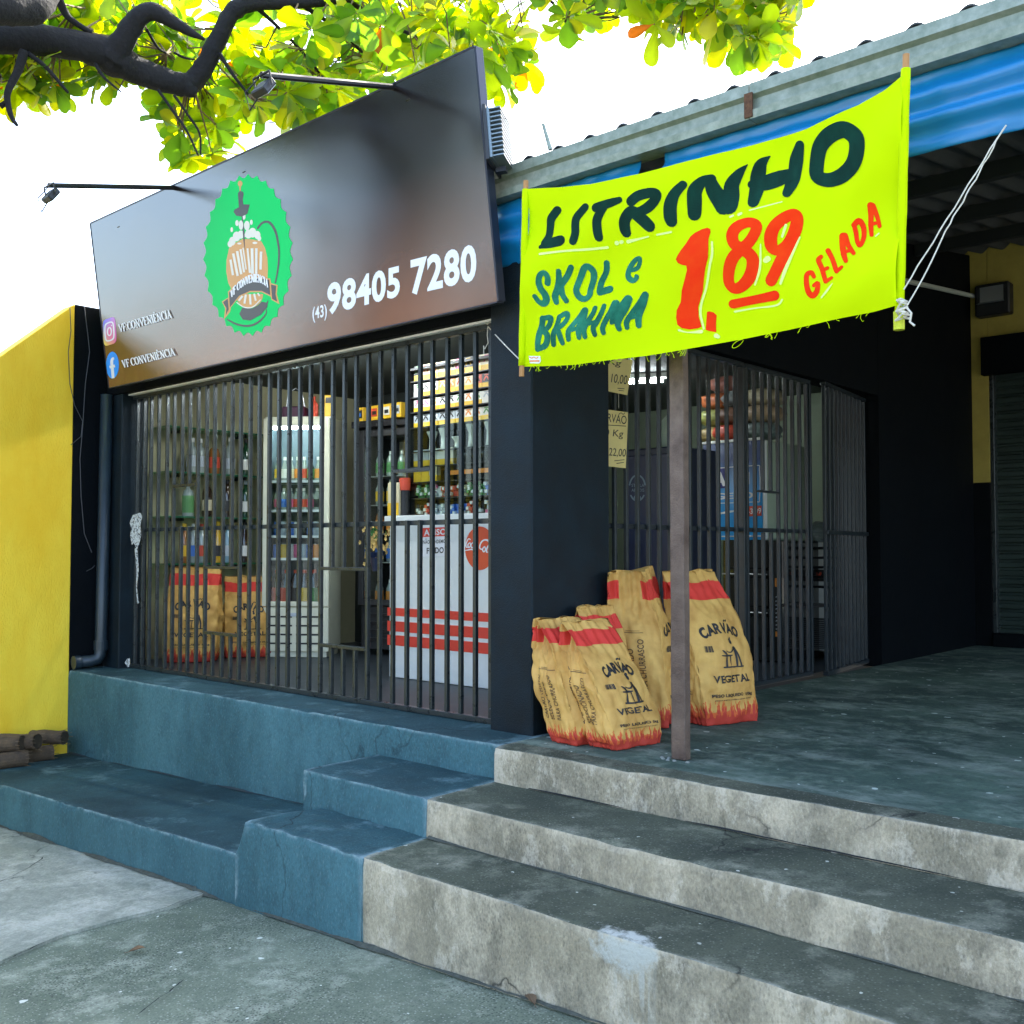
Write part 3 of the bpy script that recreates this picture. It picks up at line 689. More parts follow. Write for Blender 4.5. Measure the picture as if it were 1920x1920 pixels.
MB().box(0, 1.03, -.02, .02, .008, .039).build('bottom_rail', [steel2], lg, bevel=.002, local=True)
MB().box(0, 1.03, -.02, .02, 2.101, 2.125).build('top_rail', [steel2], lg, bevel=.002, local=True)

# ------------------------------------------------------------------ shop sign (leans out at the top)
SB = Vector((0, 3.65, 2.82)); ST = Vector((0, 3.486, 4.03)); su = (ST - SB).normalized(); sn = Vector((1, 0, 0)).cross(su).normalized()
if sn.y > 0: sn = -sn
def sg(x, y, o): return onp(x, y, SB, sn) + sn * (.0012 + o)
sx0, sx1 = -7.41, -3.405; SL = (ST - SB).length
sign = thing('shop_sign', 'long glossy dark brown shop sign with a green bottle cap emblem and a phone number', 'sign', (-5.4, 3.7, 2.82))
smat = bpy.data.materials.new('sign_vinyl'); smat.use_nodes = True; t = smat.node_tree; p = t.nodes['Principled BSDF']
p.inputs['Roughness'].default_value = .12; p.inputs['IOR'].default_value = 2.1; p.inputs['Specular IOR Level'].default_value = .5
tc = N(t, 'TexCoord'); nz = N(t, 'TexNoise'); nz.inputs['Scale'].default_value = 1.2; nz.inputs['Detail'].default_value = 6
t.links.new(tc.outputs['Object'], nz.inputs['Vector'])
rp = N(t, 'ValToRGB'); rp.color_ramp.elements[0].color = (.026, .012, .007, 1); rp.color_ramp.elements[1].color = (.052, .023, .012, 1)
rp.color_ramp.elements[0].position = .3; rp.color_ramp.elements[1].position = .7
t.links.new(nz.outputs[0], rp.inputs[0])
sz_ = N(t, 'SeparateXYZ'); t.links.new(tc.outputs['Object'], sz_.inputs[0]); gr_ = N(t, 'ValToRGB'); t.links.new(sz_.outputs[2], gr_.inputs[0])   # base colour runs from brown below to near black above
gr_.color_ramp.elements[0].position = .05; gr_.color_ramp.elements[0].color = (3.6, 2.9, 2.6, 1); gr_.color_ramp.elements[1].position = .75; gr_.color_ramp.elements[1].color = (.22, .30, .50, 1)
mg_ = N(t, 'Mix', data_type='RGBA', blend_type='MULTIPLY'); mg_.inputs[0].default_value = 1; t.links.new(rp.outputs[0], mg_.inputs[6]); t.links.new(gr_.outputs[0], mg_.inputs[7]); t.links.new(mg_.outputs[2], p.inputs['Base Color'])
wv = N(t, 'TexWave'); wv.inputs['Scale'].default_value = 60; wv.bands_direction = 'X'; wv.inputs['Distortion'].default_value = .3
wv2 = N(t, 'TexWave'); wv2.inputs['Scale'].default_value = 60; wv2.bands_direction = 'Z'
nb = N(t, 'TexNoise'); nb.inputs['Scale'].default_value = 1.6; nb.inputs['Detail'].default_value = 1
for q in (wv, wv2, nb): t.links.new(tc.outputs['Object'], q.inputs['Vector'])
ad = N(t, 'Math', operation='ADD'); t.links.new(wv.outputs['Fac'], ad.inputs[0]); t.links.new(wv2.outputs['Fac'], ad.inputs[1])
bp = N(t, 'Bump'); bp.inputs['Strength'].default_value = .12; bp.inputs['Distance'].default_value = .001; t.links.new(ad.outputs[0], bp.inputs['Height'])
bp2 = N(t, 'Bump'); bp2.inputs['Strength'].default_value = .22; bp2.inputs['Distance'].default_value = .02; t.links.new(nb.outputs[0], bp2.inputs['Height']); t.links.new(bp.outputs[0], bp2.inputs['Normal'])
t.links.new(bp2.outputs[0], p.inputs['Normal'])
b = MB(); n = 40
for i in range(n + 1):
    for j in range(13):
        x = sx0 + (sx1 - sx0) * i / n; b.v.append(Vector((x, 0, 0)) + SB + su * (SL * j / 12))
for i in range(n):
    for j in range(12): a = i * 13 + j; b.f.append([a, a + 13, a + 14, a + 1]); b.m.append(0)
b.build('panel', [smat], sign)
b = MB()
def sp3(x, k, dn): v = SB + su * k - sn * dn; return (x, v.y, v.z)
for (xa, xb, ka, kb) in ((sx0 - .006, sx0 - .0005, 0, SL), (sx1 + .0005, sx1 + .012, 0, SL), (sx0, sx1, -.008, -.0005), (sx0, sx1, SL + .0005, SL + .008)):
    vs = [sp3(x, k, d) for d in (-.004, .045) for x, k in ((xa, ka), (xb, ka), (xb, kb), (xa, kb))]
    b.add(vs, [(0, 1, 2, 3), (7, 6, 5, 4), (0, 4, 5, 1), (1, 5, 6, 2), (2, 6, 7, 3), (3, 7, 4, 0)])
b.build('frame', [mat('sign_edge_metal', (.03, .035, .05), .35, metal=.5)], sign)
b = MB()
for k in (.3, SL - .1):
    for x in (-7.0, -5.4, -3.9): b.bar(sp3(x, k, .01), (x, 3.81, sp3(x, k, 0)[2] - .1 if k < 1 else 3.5), .03)
b.bar(sp3(sx0, SL - .12, .03), sp3(sx1, SL - .12, .03), .03); b.build('bracket', [steel], sign)
# emblem
def E_(x, y): return (360 + x / 5.647, 300 + y / 5.647)
def ES(P): return [(*E_(p[0], p[1]), p[2] / 5.647) for p in P]
def EP(P): return [E_(*p) for p in P]
em = thing('x', '', '') if False else None
green = mat('emblem_green', (.0, .60, .13), .5, spec=.15); orange = mat('emblem_orange', (.62, .30, .075), .4); cream_p = mat('emblem_cream', (.72, .68, .58), .4); dgrey = mat('emblem_grey', (.045, .045, .045), .4)
A1 = Art(); nT = 31; pts = []
for i in range(nT * 6):
    a = 2 * math.pi * i / (nT * 6) - math.pi / 2; f = (i % 6) / 6; tooth = abs(2 * f - 1) ** 1.6
    pts.append(E_(595 + (445 + 32 * tooth) * math.cos(a), 1008 + (818 + 42 * tooth) * math.sin(a)))
A1.poly(pts); cap = A1.to(MB(), sg).build('cap_emblem', [green], sign)
A2 = Art()   # barrel body, ribbon edge, tap tip
A2.poly(EP([(395, 930), (460, 880), (540, 835), (640, 840), (735, 860), (775, 930), (800, 1040), (806, 1150), (800, 1270), (700, 1260), (500, 1285), (420, 1370), (385, 1300), (365, 1180), (368, 1060)]))
A2.ell(*E_(512, 250), 25 / 5.647, 32 / 5.647); A2.stroke(ES([(512, 270, 20), (512, 330, 12)]), cap=False)
A2.poly([E_(610 + 145 * math.cos(a * math.pi / 16), 1420 + 145 * math.sin(a * math.pi / 16)) for a in range(17)])
A2.poly(EP([(318, 1500), (388, 1455), (382, 1395), (480, 1305), (600, 1250), (700, 1238), (830, 1255), (840, 1305), (910, 1325), (900, 1420), (930, 1528), (845, 1480), (838, 1448), (740, 1400), (620, 1400), (500, 1455), (415, 1560), (405, 1610), (340, 1690), (355, 1570)]))
o1 = A2.to(MB(), lambda x, y, o: sg(x, y, o + .0004)).build('barrel_art', [orange], cap)
A3 = Art()
for x, y, r in ((405, 890, 34), (430, 860, 46), (475, 810, 52), (520, 790, 44), (600, 785, 48), (645, 770, 52), (695, 795, 44), (715, 830, 28), (560, 800, 20)): A3.ell(*E_(x, y), r * .75 / 5.647, r / 5.647)
for x, y, rx, ry in ((552, 600, 18, 32), (480, 668, 18, 32), (425, 738, 14, 26), (632, 660, 15, 28), (585, 695, 30, 50), (522, 690, 24, 50), (505, 885, 22, 10), (670, 878, 26, 12)): A3.ell(*E_(x, y), rx / 5.647, ry / 5.647)
for q in ([(440, 990, 26), (488, 1228, 26)], [(482, 965, 26), (525, 1210, 26)], [(518, 945, 22), (555, 1190, 22)], [(545, 930, 14), (578, 1160, 14)], [(592, 935, 18), (618, 1195, 24)], [(640, 935, 30), (645, 1205, 30)], [(686, 935, 26), (684, 1205, 26)], [(412, 1055, 24), (438, 1220, 24)], [(736, 970, 26), (730, 1160, 26)], [(500, 1490, 22), (540, 1440, 22)], [(560, 1520, 22), (575, 1425, 22)], [(625, 1530, 22), (618, 1420, 22)], [(680, 1490, 20), (662, 1415, 20)], [(722, 1440, 16), (700, 1410, 16)]): A3.stroke(ES(q), cap=False)
A3.stroke(ES([(480, 1510, 10), (560, 1560, 12), (650, 1555, 12), (730, 1480, 10)]))
A3.to(MB(), lambda x, y, o: sg(x, y, o + .0008)).build('foam_and_stripes', [cream_p], cap)
A4 = Art()
A4.stroke(ES([(520, 360, 62), (518, 420, 48), (525, 490, 52)])); A4.poly(EP([(443, 550), (470, 590), (530, 600), (590, 570), (615, 472), (545, 470), (500, 500), (455, 525)]))
A4.stroke(ES([(535, 600, 10), (545, 700, 16), (552, 800, 18), (556, 880, 10), (566, 950, 4)]))
A4.stroke(ES([(700, 722, 20), (750, 665, 22), (820, 660, 26), (880, 740, 26), (912, 860, 22), (925, 1000, 20), (912, 1160, 18), (885, 1300, 14)]))
A4.poly(EP([(505, 1630), (535, 1565), (640, 1572), (700, 1540), (740, 1500), (790, 1510), (812, 1480), (800, 1560), (730, 1640), (620, 1700), (540, 1690)]))
A4.stroke(ES([(380, 1690, 14), (480, 1740, 20), (600, 1757, 22), (700, 1720, 20), (780, 1640, 14), (792, 1580, 8)]))
A4.poly(EP([(396, 1405), (485, 1315), (605, 1265), (700, 1252), (820, 1270), (832, 1430), (740, 1385), (620, 1385), (500, 1438), (405, 1560)]))
A4.poly(EP([(332, 1505), (382, 1470), (392, 1580), (362, 1640), (368, 1570)])); A4.poly(EP([(840, 1318), (895, 1332), (887, 1420), (905, 1500), (852, 1470)]))
A4.to(MB(), lambda x, y, o: sg(x, y, o + .0012)).build('dark_art', [dgrey], cap)
A5 = Art()
def arc(u, v):
    x = 415 + 400 * u; y0 = 1478 - 270 * math.sin(min(1, u * 1.02) * math.pi * .5) ** .8 + 105 * u * u * u + 40 * u; return E_(x, y0 - 84 * v)
serif(A5, 'VF CONVENIÊNCIA', arc); A5.to(MB(), lambda x, y, o: sg(x, y, o + .003)).build('emblem_lettering', [white_p], cap)
# phone number and names
A6 = Art()
A6.quad('98405', [(614, 532), (750, 497), (750, 557), (614, 592)], .035); A6.quad('7280', [(770, 487), (893, 456), (894, 527), (771, 555)], .035)
A6.quad('(43)', [(586, 576), (613, 570), (613.5, 600), (586.5, 606)], .02)
A6.to(MB(), sg).build('phone_number', [white_p], sign)
A7 = Art()
serif(A7, 'VF.CONVENIÊNCIA', lambda u, v: bil([(222.7, 609), (320.5, 580.2), (324.5, 596), (225.3, 623)], u, v))
serif(A7, 'VF.CONVENIÊNCIA', lambda u, v: bil([(229.5, 676), (327, 652), (331.5, 666), (232.5, 690)], u, v))
A7.to(MB(), lambda x, y, o: sg(x, y, o + .004)).build('name_lettering', [white_p], sign)
# icons
def C_(x, y): return (170 + x / 8.348, 560 + y / 8.348)
iq = [C_(186, 345), C_(385, 272), C_(412, 690), C_(208, 752)]
im = bpy.data.materials.new('icon_gradient'); im.use_nodes = True; t = im.node_tree; p = t.nodes['Principled BSDF']; p.inputs['Roughness'].default_value = .35
at = N(t, 'VertexColor'); at.layer_name = 'tint'; t.links.new(at.outputs[0], p.inputs['Base Color'])
b = MB(); n = 14
def icol(u, v):
    c = {(0, 0): (.95, .75, .02), (1, 0): (.75, .05, .28), (0, 1): (.03, .12, .85), (1, 1): (.62, .20, .62)}; m0 = (.80, .10, .30)
    q = [c[(0, 0)][i] * (1 - u) * (1 - v) + c[(1, 0)][i] * u * (1 - v) + c[(0, 1)][i] * (1 - u) * v + c[(1, 1)][i] * u * v for i in range(3)]
    k = max(0, 1 - 2.2 * math.hypot(u - .5, v - .42)); return tuple(q[i] * (1 - k) + m0[i] * k for i in range(3)) + (1,)
def sq(u, v):   # square to rounded square
    a, c = 2 * u - 1, 2 * v - 1; r = (abs(a) ** 5 + abs(c) ** 5) ** .2; m = max(abs(a), abs(c)); s = m / r if r > 0 else 1; return (.5 + a * s / 2, .5 + c * s / 2)
for i in range(n + 1):
    for j in range(n + 1):
        u, v = sq(i / n, j / n); b.v.append(sg(*bil(iq, u, v), .0)); b.c.append(icol(u, v))
for i in range(n):
    for j in range(n): a = i * (n + 1) + j; b.f.append([a, a + n + 1, a + n + 2, a + 1]); b.m.append(0)
ic = b.build('camera_icon', [im], sign)
A8 = Art(); wl = 2.6
A8.stroke([(*bil(iq, *sq(.5 + .33 * a, .5 + .33 * c)), wl) for a, c in ((-1, -.6), (-1, .6), (-.6, 1), (.6, 1), (1, .6), (1, -.6), (.6, -1), (-.6, -1))], closed=True)
A8.stroke([(*bil(iq, .5 + .15 * math.cos(a), .5 + .15 * math.sin(a)), wl * .9) for a in [i * math.pi / 5 for i in range(10)]], closed=True)
A8.ell(*bil(iq, .69, .70), 1.0, 1.3, 8); A8.to(MB(), lambda x, y, o: sg(x, y, o + .001)).build('camera_outline', [white_p], ic)
A9 = Art(); A9.ell(*C_(343, 1040), 100 / 8.348, 210 / 8.348, 36); fb = A9.to(MB(), sg).build('round_icon', [mat('icon_blue', (.01, .30, .90), .35)], sign)
A10 = Art(); A10.stroke([(*C_(372, 935), 4.5), (*C_(345, 945), 5), (*C_(334, 990), 5.4), (*C_(340, 1060), 5.4), (*C_(348, 1150), 5.4), (*C_(356, 1246), 5.4)], cap=False)
A10.stroke([(*C_(300, 1072), 5), (*C_(386, 1052), 5)], cap=False); A10.to(MB(), lambda x, y, o: sg(x, y, o + .001)).build('letter_f', [white_p], fb)

def sign_lamp(x, end, label, sc_=1.):
    top = SB + su * (SL - .02); r = Vector((x, top.y + .03, top.z - .04))
    L = thing('sign_lamp', label, 'sign lamp', tuple(r)); e = Vector(end)
    MB().tube([r, Vector((x, r.y - .02, r.z + .05)), e], .016, 8).build('arm', [black_m], L)
    b = MB(); c = e + Vector((0, .015, -.06)); d = Vector((0, .8, -.6)).normalized()
    M = Matrix.Translation(c) @ d.to_track_quat('Y', 'Z').to_matrix().to_4x4()
    b.box(-.052, .052, -.022, .015, -.042, .042); b.xf(M); hd = b.build('head', [blackp], L, bevel=.006)
    b = MB().box(-.045, .045, .0155, .018, -.035, .035).xf(M); b.build('lens', [mat('lamp_lens', (.5, .5, .5), .1)], hd)
    b = MB().tube([e + Vector((-.064, 0, -.0)), c + Vector((-.064, 0, 0)), c + Vector((-.07, 0, 0))], .005, 6); b.tube([e + Vector((.064, 0, 0)), c + Vector((.064, 0, 0)), c + Vector((.07, 0, 0))], .005, 6); b.tube([e + Vector((-.064, 0, 0)), e + Vector((.064, 0, 0))], .006, 6)
    b.build('bracket', [black_m], L)
    b = MB().tube([e + Vector((-.03, .01, 0)), e + Vector((-.10, -.02, -.06)), e + Vector((-.09, .0, -.14)), c], .004, 6); b.build('cable', [black_m], L)
sign_lamp(-4.0, (-4.0, 2.68, 3.80), 'black lamp on a long arm above the right half of the sign, against leaves')
sign_lamp(-6.22, (-6.07, 2.60, 3.76), 'black lamp on a thin arm above the left end of the sign')

# roof floodlight with cooling fins
f0 = thing('roof_floodlight', 'black floodlight with cooling fins standing on the veranda edge beside the sign', 'floodlight', (-3.36, 3.66, 3.45))
MX = Matrix.Translation((-3.36, 3.62, 3.60)) @ Matrix.Rotation(R(-6), 4, 'Y') @ Matrix.Rotation(R(28), 4, 'Z')
b = MB().box(-.05, -.034, -.12, .12, -.14, .14).xf(MX); b.build('front_plate', [blackp], f0, bevel=.003)
b = MB().box(-.0335, -.02, -.105, .105, -.125, .125)
for i in range(12): z = -.12 + i * .0215; b.box(-.02, .035, -.10, .10, z, z + .006)
b.xf(MX).build('cooling_fins', [mat('fin_metal', (.20, .24, .25), .35, metal=.5)], f0)
b = MB().box(-.03, .02, -.02, .02, -.165, -.141).xf(MX); b.build('foot', [black_m], f0)
an = thing('wire_stake', 'small metal stake on the roof edge tied to the floodlight by a thin wire', 'stake', (-3.16, 3.72, 3.55))
MB().tube([(-3.14, 3.74, 3.53), (-3.17, 3.72, 3.66)], [.012, .008], 8).build('stake', [galv], an)
MB().tube([(-3.17, 3.72, 3.655), (-3.33, 3.62, 3.70)], .002, 5).build('wire', [wire_m], an)

# ------------------------------------------------------------------ banner
BY = 3.55
def bw_(x, z):
    return (.016 * math.sin(x * 5.0 + z * 7 + 1) + .010 * math.sin(x * 5 - z * 15 + .5) * (.4 + abs(noise.noise(Vector((x * 1.2, z, 9)))) * 2) + .006 * math.sin(x * 22 - z * 17) * max(0, (x + 2.3)) + .022 * noise.noise(Vector((x * 1.6, z * 2.2, 4.2))) + .004 * noise.noise(Vector((x * 7, z * 9, 1.3))))
def bpt(x, y, o=0.):
    p = on(x, y, 1, BY); e = .01
    return Vector((p.x, BY + bw_(p.x, p.z) - o * 1.0 - (.0016 if o else 0), p.z))
top = [(987, 354), (1050, 351), (1110, 345), (1210, 327), (1310, 302), (1410, 272), (1510, 239), (1610, 197), (1660, 168), (1698, 136)]
bot = [(975, 687), (1030, 686), (1075, 684), (1210, 668), (1335, 645), (1460, 622), (1585, 597), (1640, 586), (1680, 575), (1692, 573)]
def lerpc(P, x):
    for a, b in zip(P, P[1:]):
        if x <= b[0] or b is P[-1]: return a[1] + (b[1] - a[1]) * (x - a[0]) / (b[0] - a[0])
cloth = bpy.data.materials.new('fluorescent_cloth'); cloth.use_nodes = True; t = cloth.node_tree; p = t.nodes['Principled BSDF']
p.inputs['Base Color'].default_value = (.66, .88, .0, 1); p.inputs['Roughness'].default_value = .9; p.inputs['Specular IOR Level'].default_value = .1
tl = N(t, 'BsdfTranslucent'); tl.inputs[0].default_value = (.68, .92, .0, 1); mx = N(t, 'MixShader'); mx.inputs[0].default_value = .25
out = t.nodes['Material Output']; t.links.new(p.outputs[0], mx.inputs[1]); t.links.new(tl.outputs[0], mx.inputs[2]); t.links.new(mx.outputs[0], out.inputs[0])
ban = thing('promotional_banner', 'fluorescent yellow hand painted price banner stretched between two wooden poles', 'banner', tuple(on(1335, 645, 1, BY)))
b = MB(); nx, nz = 130, 60
for i in range(nx + 1):
    xt = 989 + (1696 - 989) * i / nx; xb = 977 + (1684 - 977) * i / nx
    yt = lerpc(top, xt); yb_ = lerpc(bot, xb)
    for j in range(nz + 1):
        k = j / nz; b.v.append(bpt(xt + (xb - xt) * k, yt + (yb_ - yt) * k))
for i in range(nx):
    for j in range(nz): a = i * (nz + 1) + j; b.f.append([a, a + 1, a + nz + 2, a + nz + 1]); b.m.append(0)
b.build('cloth', [cloth], ban, smooth=True)
def pole(x0, y0, x1, y1, sl0, sl1, nm):
    a = on(x0, y0, 1, BY + .004); c = on(x1, y1, 1, BY + .004)
    MB().tube([a, c], .012, 8).build('pole', [wood], ban)
    MB().tube([a.lerp(c, sl0 + (sl1 - sl0) * i / 12) for i in range(13)], [.0165 + .001 * math.sin(i * 2.1) for i in range(13)], 10).build('sleeve', [cloth], ban, smooth=True)
pole(986, 339, 978, 706, .045, .945, 1); pole(1699, 102, 1686, 600, .055, .965, 2)
ep = on(1685.5, 600, 1, BY + .004); MB().tube([ep + Vector((0, 0, .03)), ep + Vector((0, 0, -.035))], .019, 10).build('pole_wrap', [mat('yellow_tape', (.55, .60, .02), .6, var=.2, vs=60)], ban)
def K1(P): return [(980 + p[0] / 6, 340 + p[1] / 6, p[2] / 6 * 1.12) for p in P]
def K2(P): return [(1280 + p[0] / 5.333, 200 + p[1] / 5.333, p[2] / 5.333 * 1.12) for p in P]
def K3(P): return [(980 + p[0] / 7.385, 460 + p[1] / 7.385, p[2] / 7.385 * 1.12) for p in P]
def K4(P): return [(1240 + p[0] / 6.4, 370 + p[1] / 6.4, p[2] / 6.4 * 1.12) for p in P]
def K5(P): return [(1480 + p[0] / 6.858, 350 + p[1] / 6.858, p[2] / 6.858 * 1.12) for p in P]
B1 = Art()
for S in ([(362, 315, 85), (290, 405, 85), (278, 490, 78), (272, 600, 80), (245, 690, 95)], [(200, 735, 45), (300, 695, 105), (410, 665, 115)], [(700, 290, 82), (600, 400, 90), (585, 480, 90), (592, 580, 88), (570, 672, 85)],
          [(835, 300, 95), (1000, 255, 88), (1115, 220, 62)], [(930, 290, 90), (855, 420, 95), (848, 540, 92), (856, 630, 85)],
          [(1250, 240, 100), (1340, 180, 105), (1490, 150, 100), (1555, 170, 95), (1520, 240, 95), (1440, 310, 100), (1330, 355, 90), (1240, 350, 110), (1165, 440, 110), (1155, 530, 110), (1165, 575, 100)],
          [(1300, 380, 120), (1380, 450, 125), (1440, 510, 118)], [(1850, 58, 78), (1750, 160, 100), (1695, 280, 125), (1682, 400, 130), (1690, 455, 118)]): B1.stroke(K1(S))
for S in ([(310, 722, 65), (225, 755, 80), (150, 850, 115), (135, 950, 125), (132, 1080, 120)], [(290, 745, 100), (330, 860, 140), (430, 1000, 165)], [(640, 575, 8), (560, 660, 75), (490, 780, 125), (488, 900, 145), (478, 1005, 150)],
          [(848, 484, 12), (770, 560, 90), (735, 680, 128), (730, 800, 130), (712, 955, 105)], [(680, 770, 80), (800, 755, 140), (950, 705, 150), (1090, 660, 110)], [(1145, 368, 82), (1112, 500, 128), (1102, 620, 130), (1088, 740, 125), (1045, 860, 88)]): B1.stroke(K2(S))
B1.stroke(K2([(1625, 228, 145), (1722, 310, 150), (1728, 450, 150), (1680, 580, 150), (1570, 680, 145), (1430, 722, 128), (1330, 680, 122), (1322, 550, 130), (1352, 400, 140), (1430, 300, 145), (1530, 240, 145)]), closed=True)
bpar = ban
dkg = mat('dark_green_brush_paint', (.004, .020, .014), .9, spec=.1, col2=(.007, .045, .030), vs=10, stretch=(1, 1, .5))
mdg = mat('green_brush_paint', (.006, .065, .040), .9, spec=.1, col2=(.03, .22, .13), vs=8)
B1.to(MB(), bpt).build('headline_lettering', [dkg], ban)
B2 = Art()
for S in ([(355, 530, 65), (362, 450, 60), (330, 392, 65), (280, 412, 65), (252, 500, 65), (268, 600, 70), (312, 680, 75), (325, 755, 78), (290, 808, 78), (230, 780, 60), (190, 712, 55)],
          [(500, 355, 55), (495, 480, 70), (470, 600, 75), (435, 700, 75), (450, 785, 62)], [(658, 300, 65), (600, 420, 70), (515, 545, 70)], [(510, 560, 70), (530, 680, 65), (583, 765, 62)],
          [(1120, 232, 75), (1110, 350, 75), (1048, 500, 82), (1038, 625, 85)], [(1050, 640, 90), (1180, 602, 98)],
          [(1490, 335, 50), (1570, 300, 60), (1600, 220, 55), (1592, 172, 55), (1535, 195, 60), (1465, 285, 70), (1430, 380, 70), (1450, 450, 75), (1512, 482, 65), (1560, 440, 60), (1550, 418, 50)],
          [(270, 1010, 75), (262, 1120, 75), (232, 1230, 80), (215, 1350, 75), (212, 1440, 68)], [(270, 1010, 60), (370, 1000, 70), (384, 1060, 70), (350, 1140, 70), (275, 1190, 60)], [(280, 1190, 60), (345, 1235, 75), (356, 1320, 80), (320, 1395, 80), (215, 1440, 60)],
          [(500, 990, 60), (600, 940, 68), (624, 1010, 65), (570, 1100, 65), (490, 1160, 60)], [(505, 985, 60), (482, 1120, 65), (445, 1230, 70), (450, 1380, 62)], [(495, 1150, 60), (540, 1260, 70), (578, 1360, 58)],
          [(860, 900, 85), (800, 1000, 68), (720, 1110, 65), (662, 1200, 68), (665, 1310, 58)], [(878, 905, 68), (862, 1020, 78), (808, 1150, 75), (812, 1285, 58)], [(700, 1185, 46), (805, 1150, 50)],
          [(1010, 870, 62), (990, 950, 65), (920, 1080, 65), (880, 1180, 65), (895, 1275, 60)], [(1138, 842, 62), (1118, 930, 65), (1050, 1080, 70), (1008, 1150, 65), (1032, 1245, 60)], [(930, 1095, 52), (1060, 1060, 52)],
          [(1290, 805, 85), (1250, 920, 78), (1180, 1050, 70), (1140, 1150, 65), (1152, 1220, 58)], [(1305, 805, 90), (1308, 920, 92), (1262, 1080, 50)], [(1460, 745, 105), (1400, 850, 105), (1285, 1065, 60)], [(1470, 750, 100), (1430, 880, 98), (1370, 1010, 80), (1342, 1100, 70), (1362, 1165, 62)],
          [(1690, 682, 82), (1620, 800, 68), (1530, 940, 65), (1460, 1060, 65), (1462, 1145, 55)], [(1700, 690, 80), (1672, 820, 80), (1612, 980, 80), (1612, 1115, 65)], [(1500, 1005, 56), (1630, 965, 56)]): B2.stroke(K3(S))
B2.stroke(K3([(870, 282, 75), (935, 350, 78), (938, 460, 78), (905, 600, 76), (895, 690, 75), (830, 738, 75), (750, 700, 75), (708, 610, 75), (740, 500, 74), (780, 400, 75), (820, 310, 75)]), closed=True)
B2.to(MB(), bpt).build('brand_lettering', [mdg], ban)
B3 = Art()
B3.poly([q[:2] for q in K4([(x, y, 0) for x, y in ((190, 750), (215, 700), (265, 630), (320, 560), (370, 480), (430, 435), (520, 395), (590, 380), (630, 400), (636, 440), (615, 520), (614, 640), (605, 740), (560, 860), (528, 980), (500, 1120), (455, 1240), (428, 1310), (430, 1430), (462, 1545), (420, 1565), (320, 1580), (230, 1565), (175, 1525), (162, 1440), (172, 1350), (225, 1255), (250, 1120), (300, 980), (332, 880), (326, 830), (270, 820), (215, 795))])])
B3.poly([q[:2] for q in K4([(x, y, 0) for x, y in ((530, 1368), (560, 1362), (610, 1375), (648, 1410), (638, 1500), (640, 1612), (560, 1600), (513, 1585), (518, 1480))])])
B3.stroke(K4([(1080, 318, 112), (1180, 355, 115), (1165, 440, 115), (1090, 560, 115), (1000, 640, 118), (900, 740, 120), (838, 870, 120), (818, 1010, 115), (865, 1090, 110), (950, 1080, 118), (1050, 990, 130), (1115, 860, 135), (1115, 730, 130), (1020, 640, 125), (925, 580, 120), (900, 470, 125), (955, 370, 125)]), closed=True)
B3.stroke(K4([(1585, 205, 115), (1480, 265, 120), (1385, 365, 120), (1340, 490, 128), (1350, 610, 125), (1430, 640, 112), (1530, 560, 120), (1600, 430, 130), (1632, 300, 125), (1630, 225, 110)]), closed=True)
B3.stroke(K4([(1600, 440, 120), (1520, 620, 125), (1440, 780, 128), (1375, 910, 128), (1328, 1000, 130)])); B3.stroke(K4([(850, 1278, 95), (1100, 1230, 92), (1370, 1182, 108)]))
for S in ([(335, 1165, 48), (300, 1112, 55), (245, 1140, 58), (243, 1240, 60), (270, 1360, 65), (325, 1412, 70), (380, 1360, 65), (390, 1250, 50), (340, 1280, 45)], [(415, 905, 50), (385, 950, 58), (430, 1050, 58), (460, 1140, 55), (492, 1228, 55)], [(492, 1230, 50), (570, 1182, 38)], [(450, 1082, 45), (505, 1050, 42)],
          [(498, 822, 58), (560, 935, 55), (605, 1045, 58), (628, 1095, 58)], [(630, 1100, 50), (690, 1042, 42)], [(672, 625, 82), (672, 740, 68), (700, 870, 66), (738, 960, 52)], [(690, 620, 75), (740, 735, 55), (785, 805, 55), (830, 858, 45)], [(692, 842, 48), (778, 812, 42)],
          [(800, 478, 58), (860, 420, 68), (912, 485, 62), (932, 600, 58), (922, 700, 58), (890, 745, 58), (850, 680, 52), (830, 585, 52), (805, 490, 52)], [(1012, 222, 82), (1008, 340, 62), (1010, 480, 58), (1033, 608, 48)], [(1030, 222, 70), (1080, 345, 52), (1125, 490, 48)], [(1000, 462, 46), (1090, 440, 40)]): B3.stroke(K5(S))
B3.to(MB(), bpt, maxlen=9).build('price_lettering', [mat('red_brush_paint', (.80, .020, .003), .9, spec=.1, col2=(.82, .055, .005), vs=9)], ban)
B4 = Art()
for S in ([(660, 560, 22), (658, 700, 26), (610, 850, 24), (545, 1080, 22), (470, 1270, 22), (452, 1400, 24), (490, 1570, 22)], [(195, 1590, 26), (300, 1615, 12), (460, 1605, 40)], [(640, 1655, 50), (665, 1668, 40)], [(1270, 765, 55), (1295, 745, 60)], [(870, 1368, 22), (1100, 1330, 14), (1390, 1300, 20), (1465, 1235, 20)], [(1510, 340, 26), (1465, 480, 22)], [(1665, 480, 16), (1580, 690, 26), (1500, 880, 38), (1445, 1040, 26)], [(1225, 580, 14), (1200, 850, 24), (1130, 1050, 18)], [(860, 248, 26), (890, 232, 24)], [(955, 220, 30), (980, 205, 30)], [(1080, 165, 16), (1460, 60, 12)]): B4.stroke(K4(S))
for S in ([(210, 822, 26), (450, 790, 20), (690, 768, 22), (940, 738, 24)], [(1045, 690, 42), (1050, 688, 40)], [(1095, 680, 34), (1105, 678, 34)], [(1175, 675, 36), (1300, 650, 20), (1420, 625, 14)], [(1520, 605, 18), (1680, 575, 20)]): B4.stroke(K1(S))
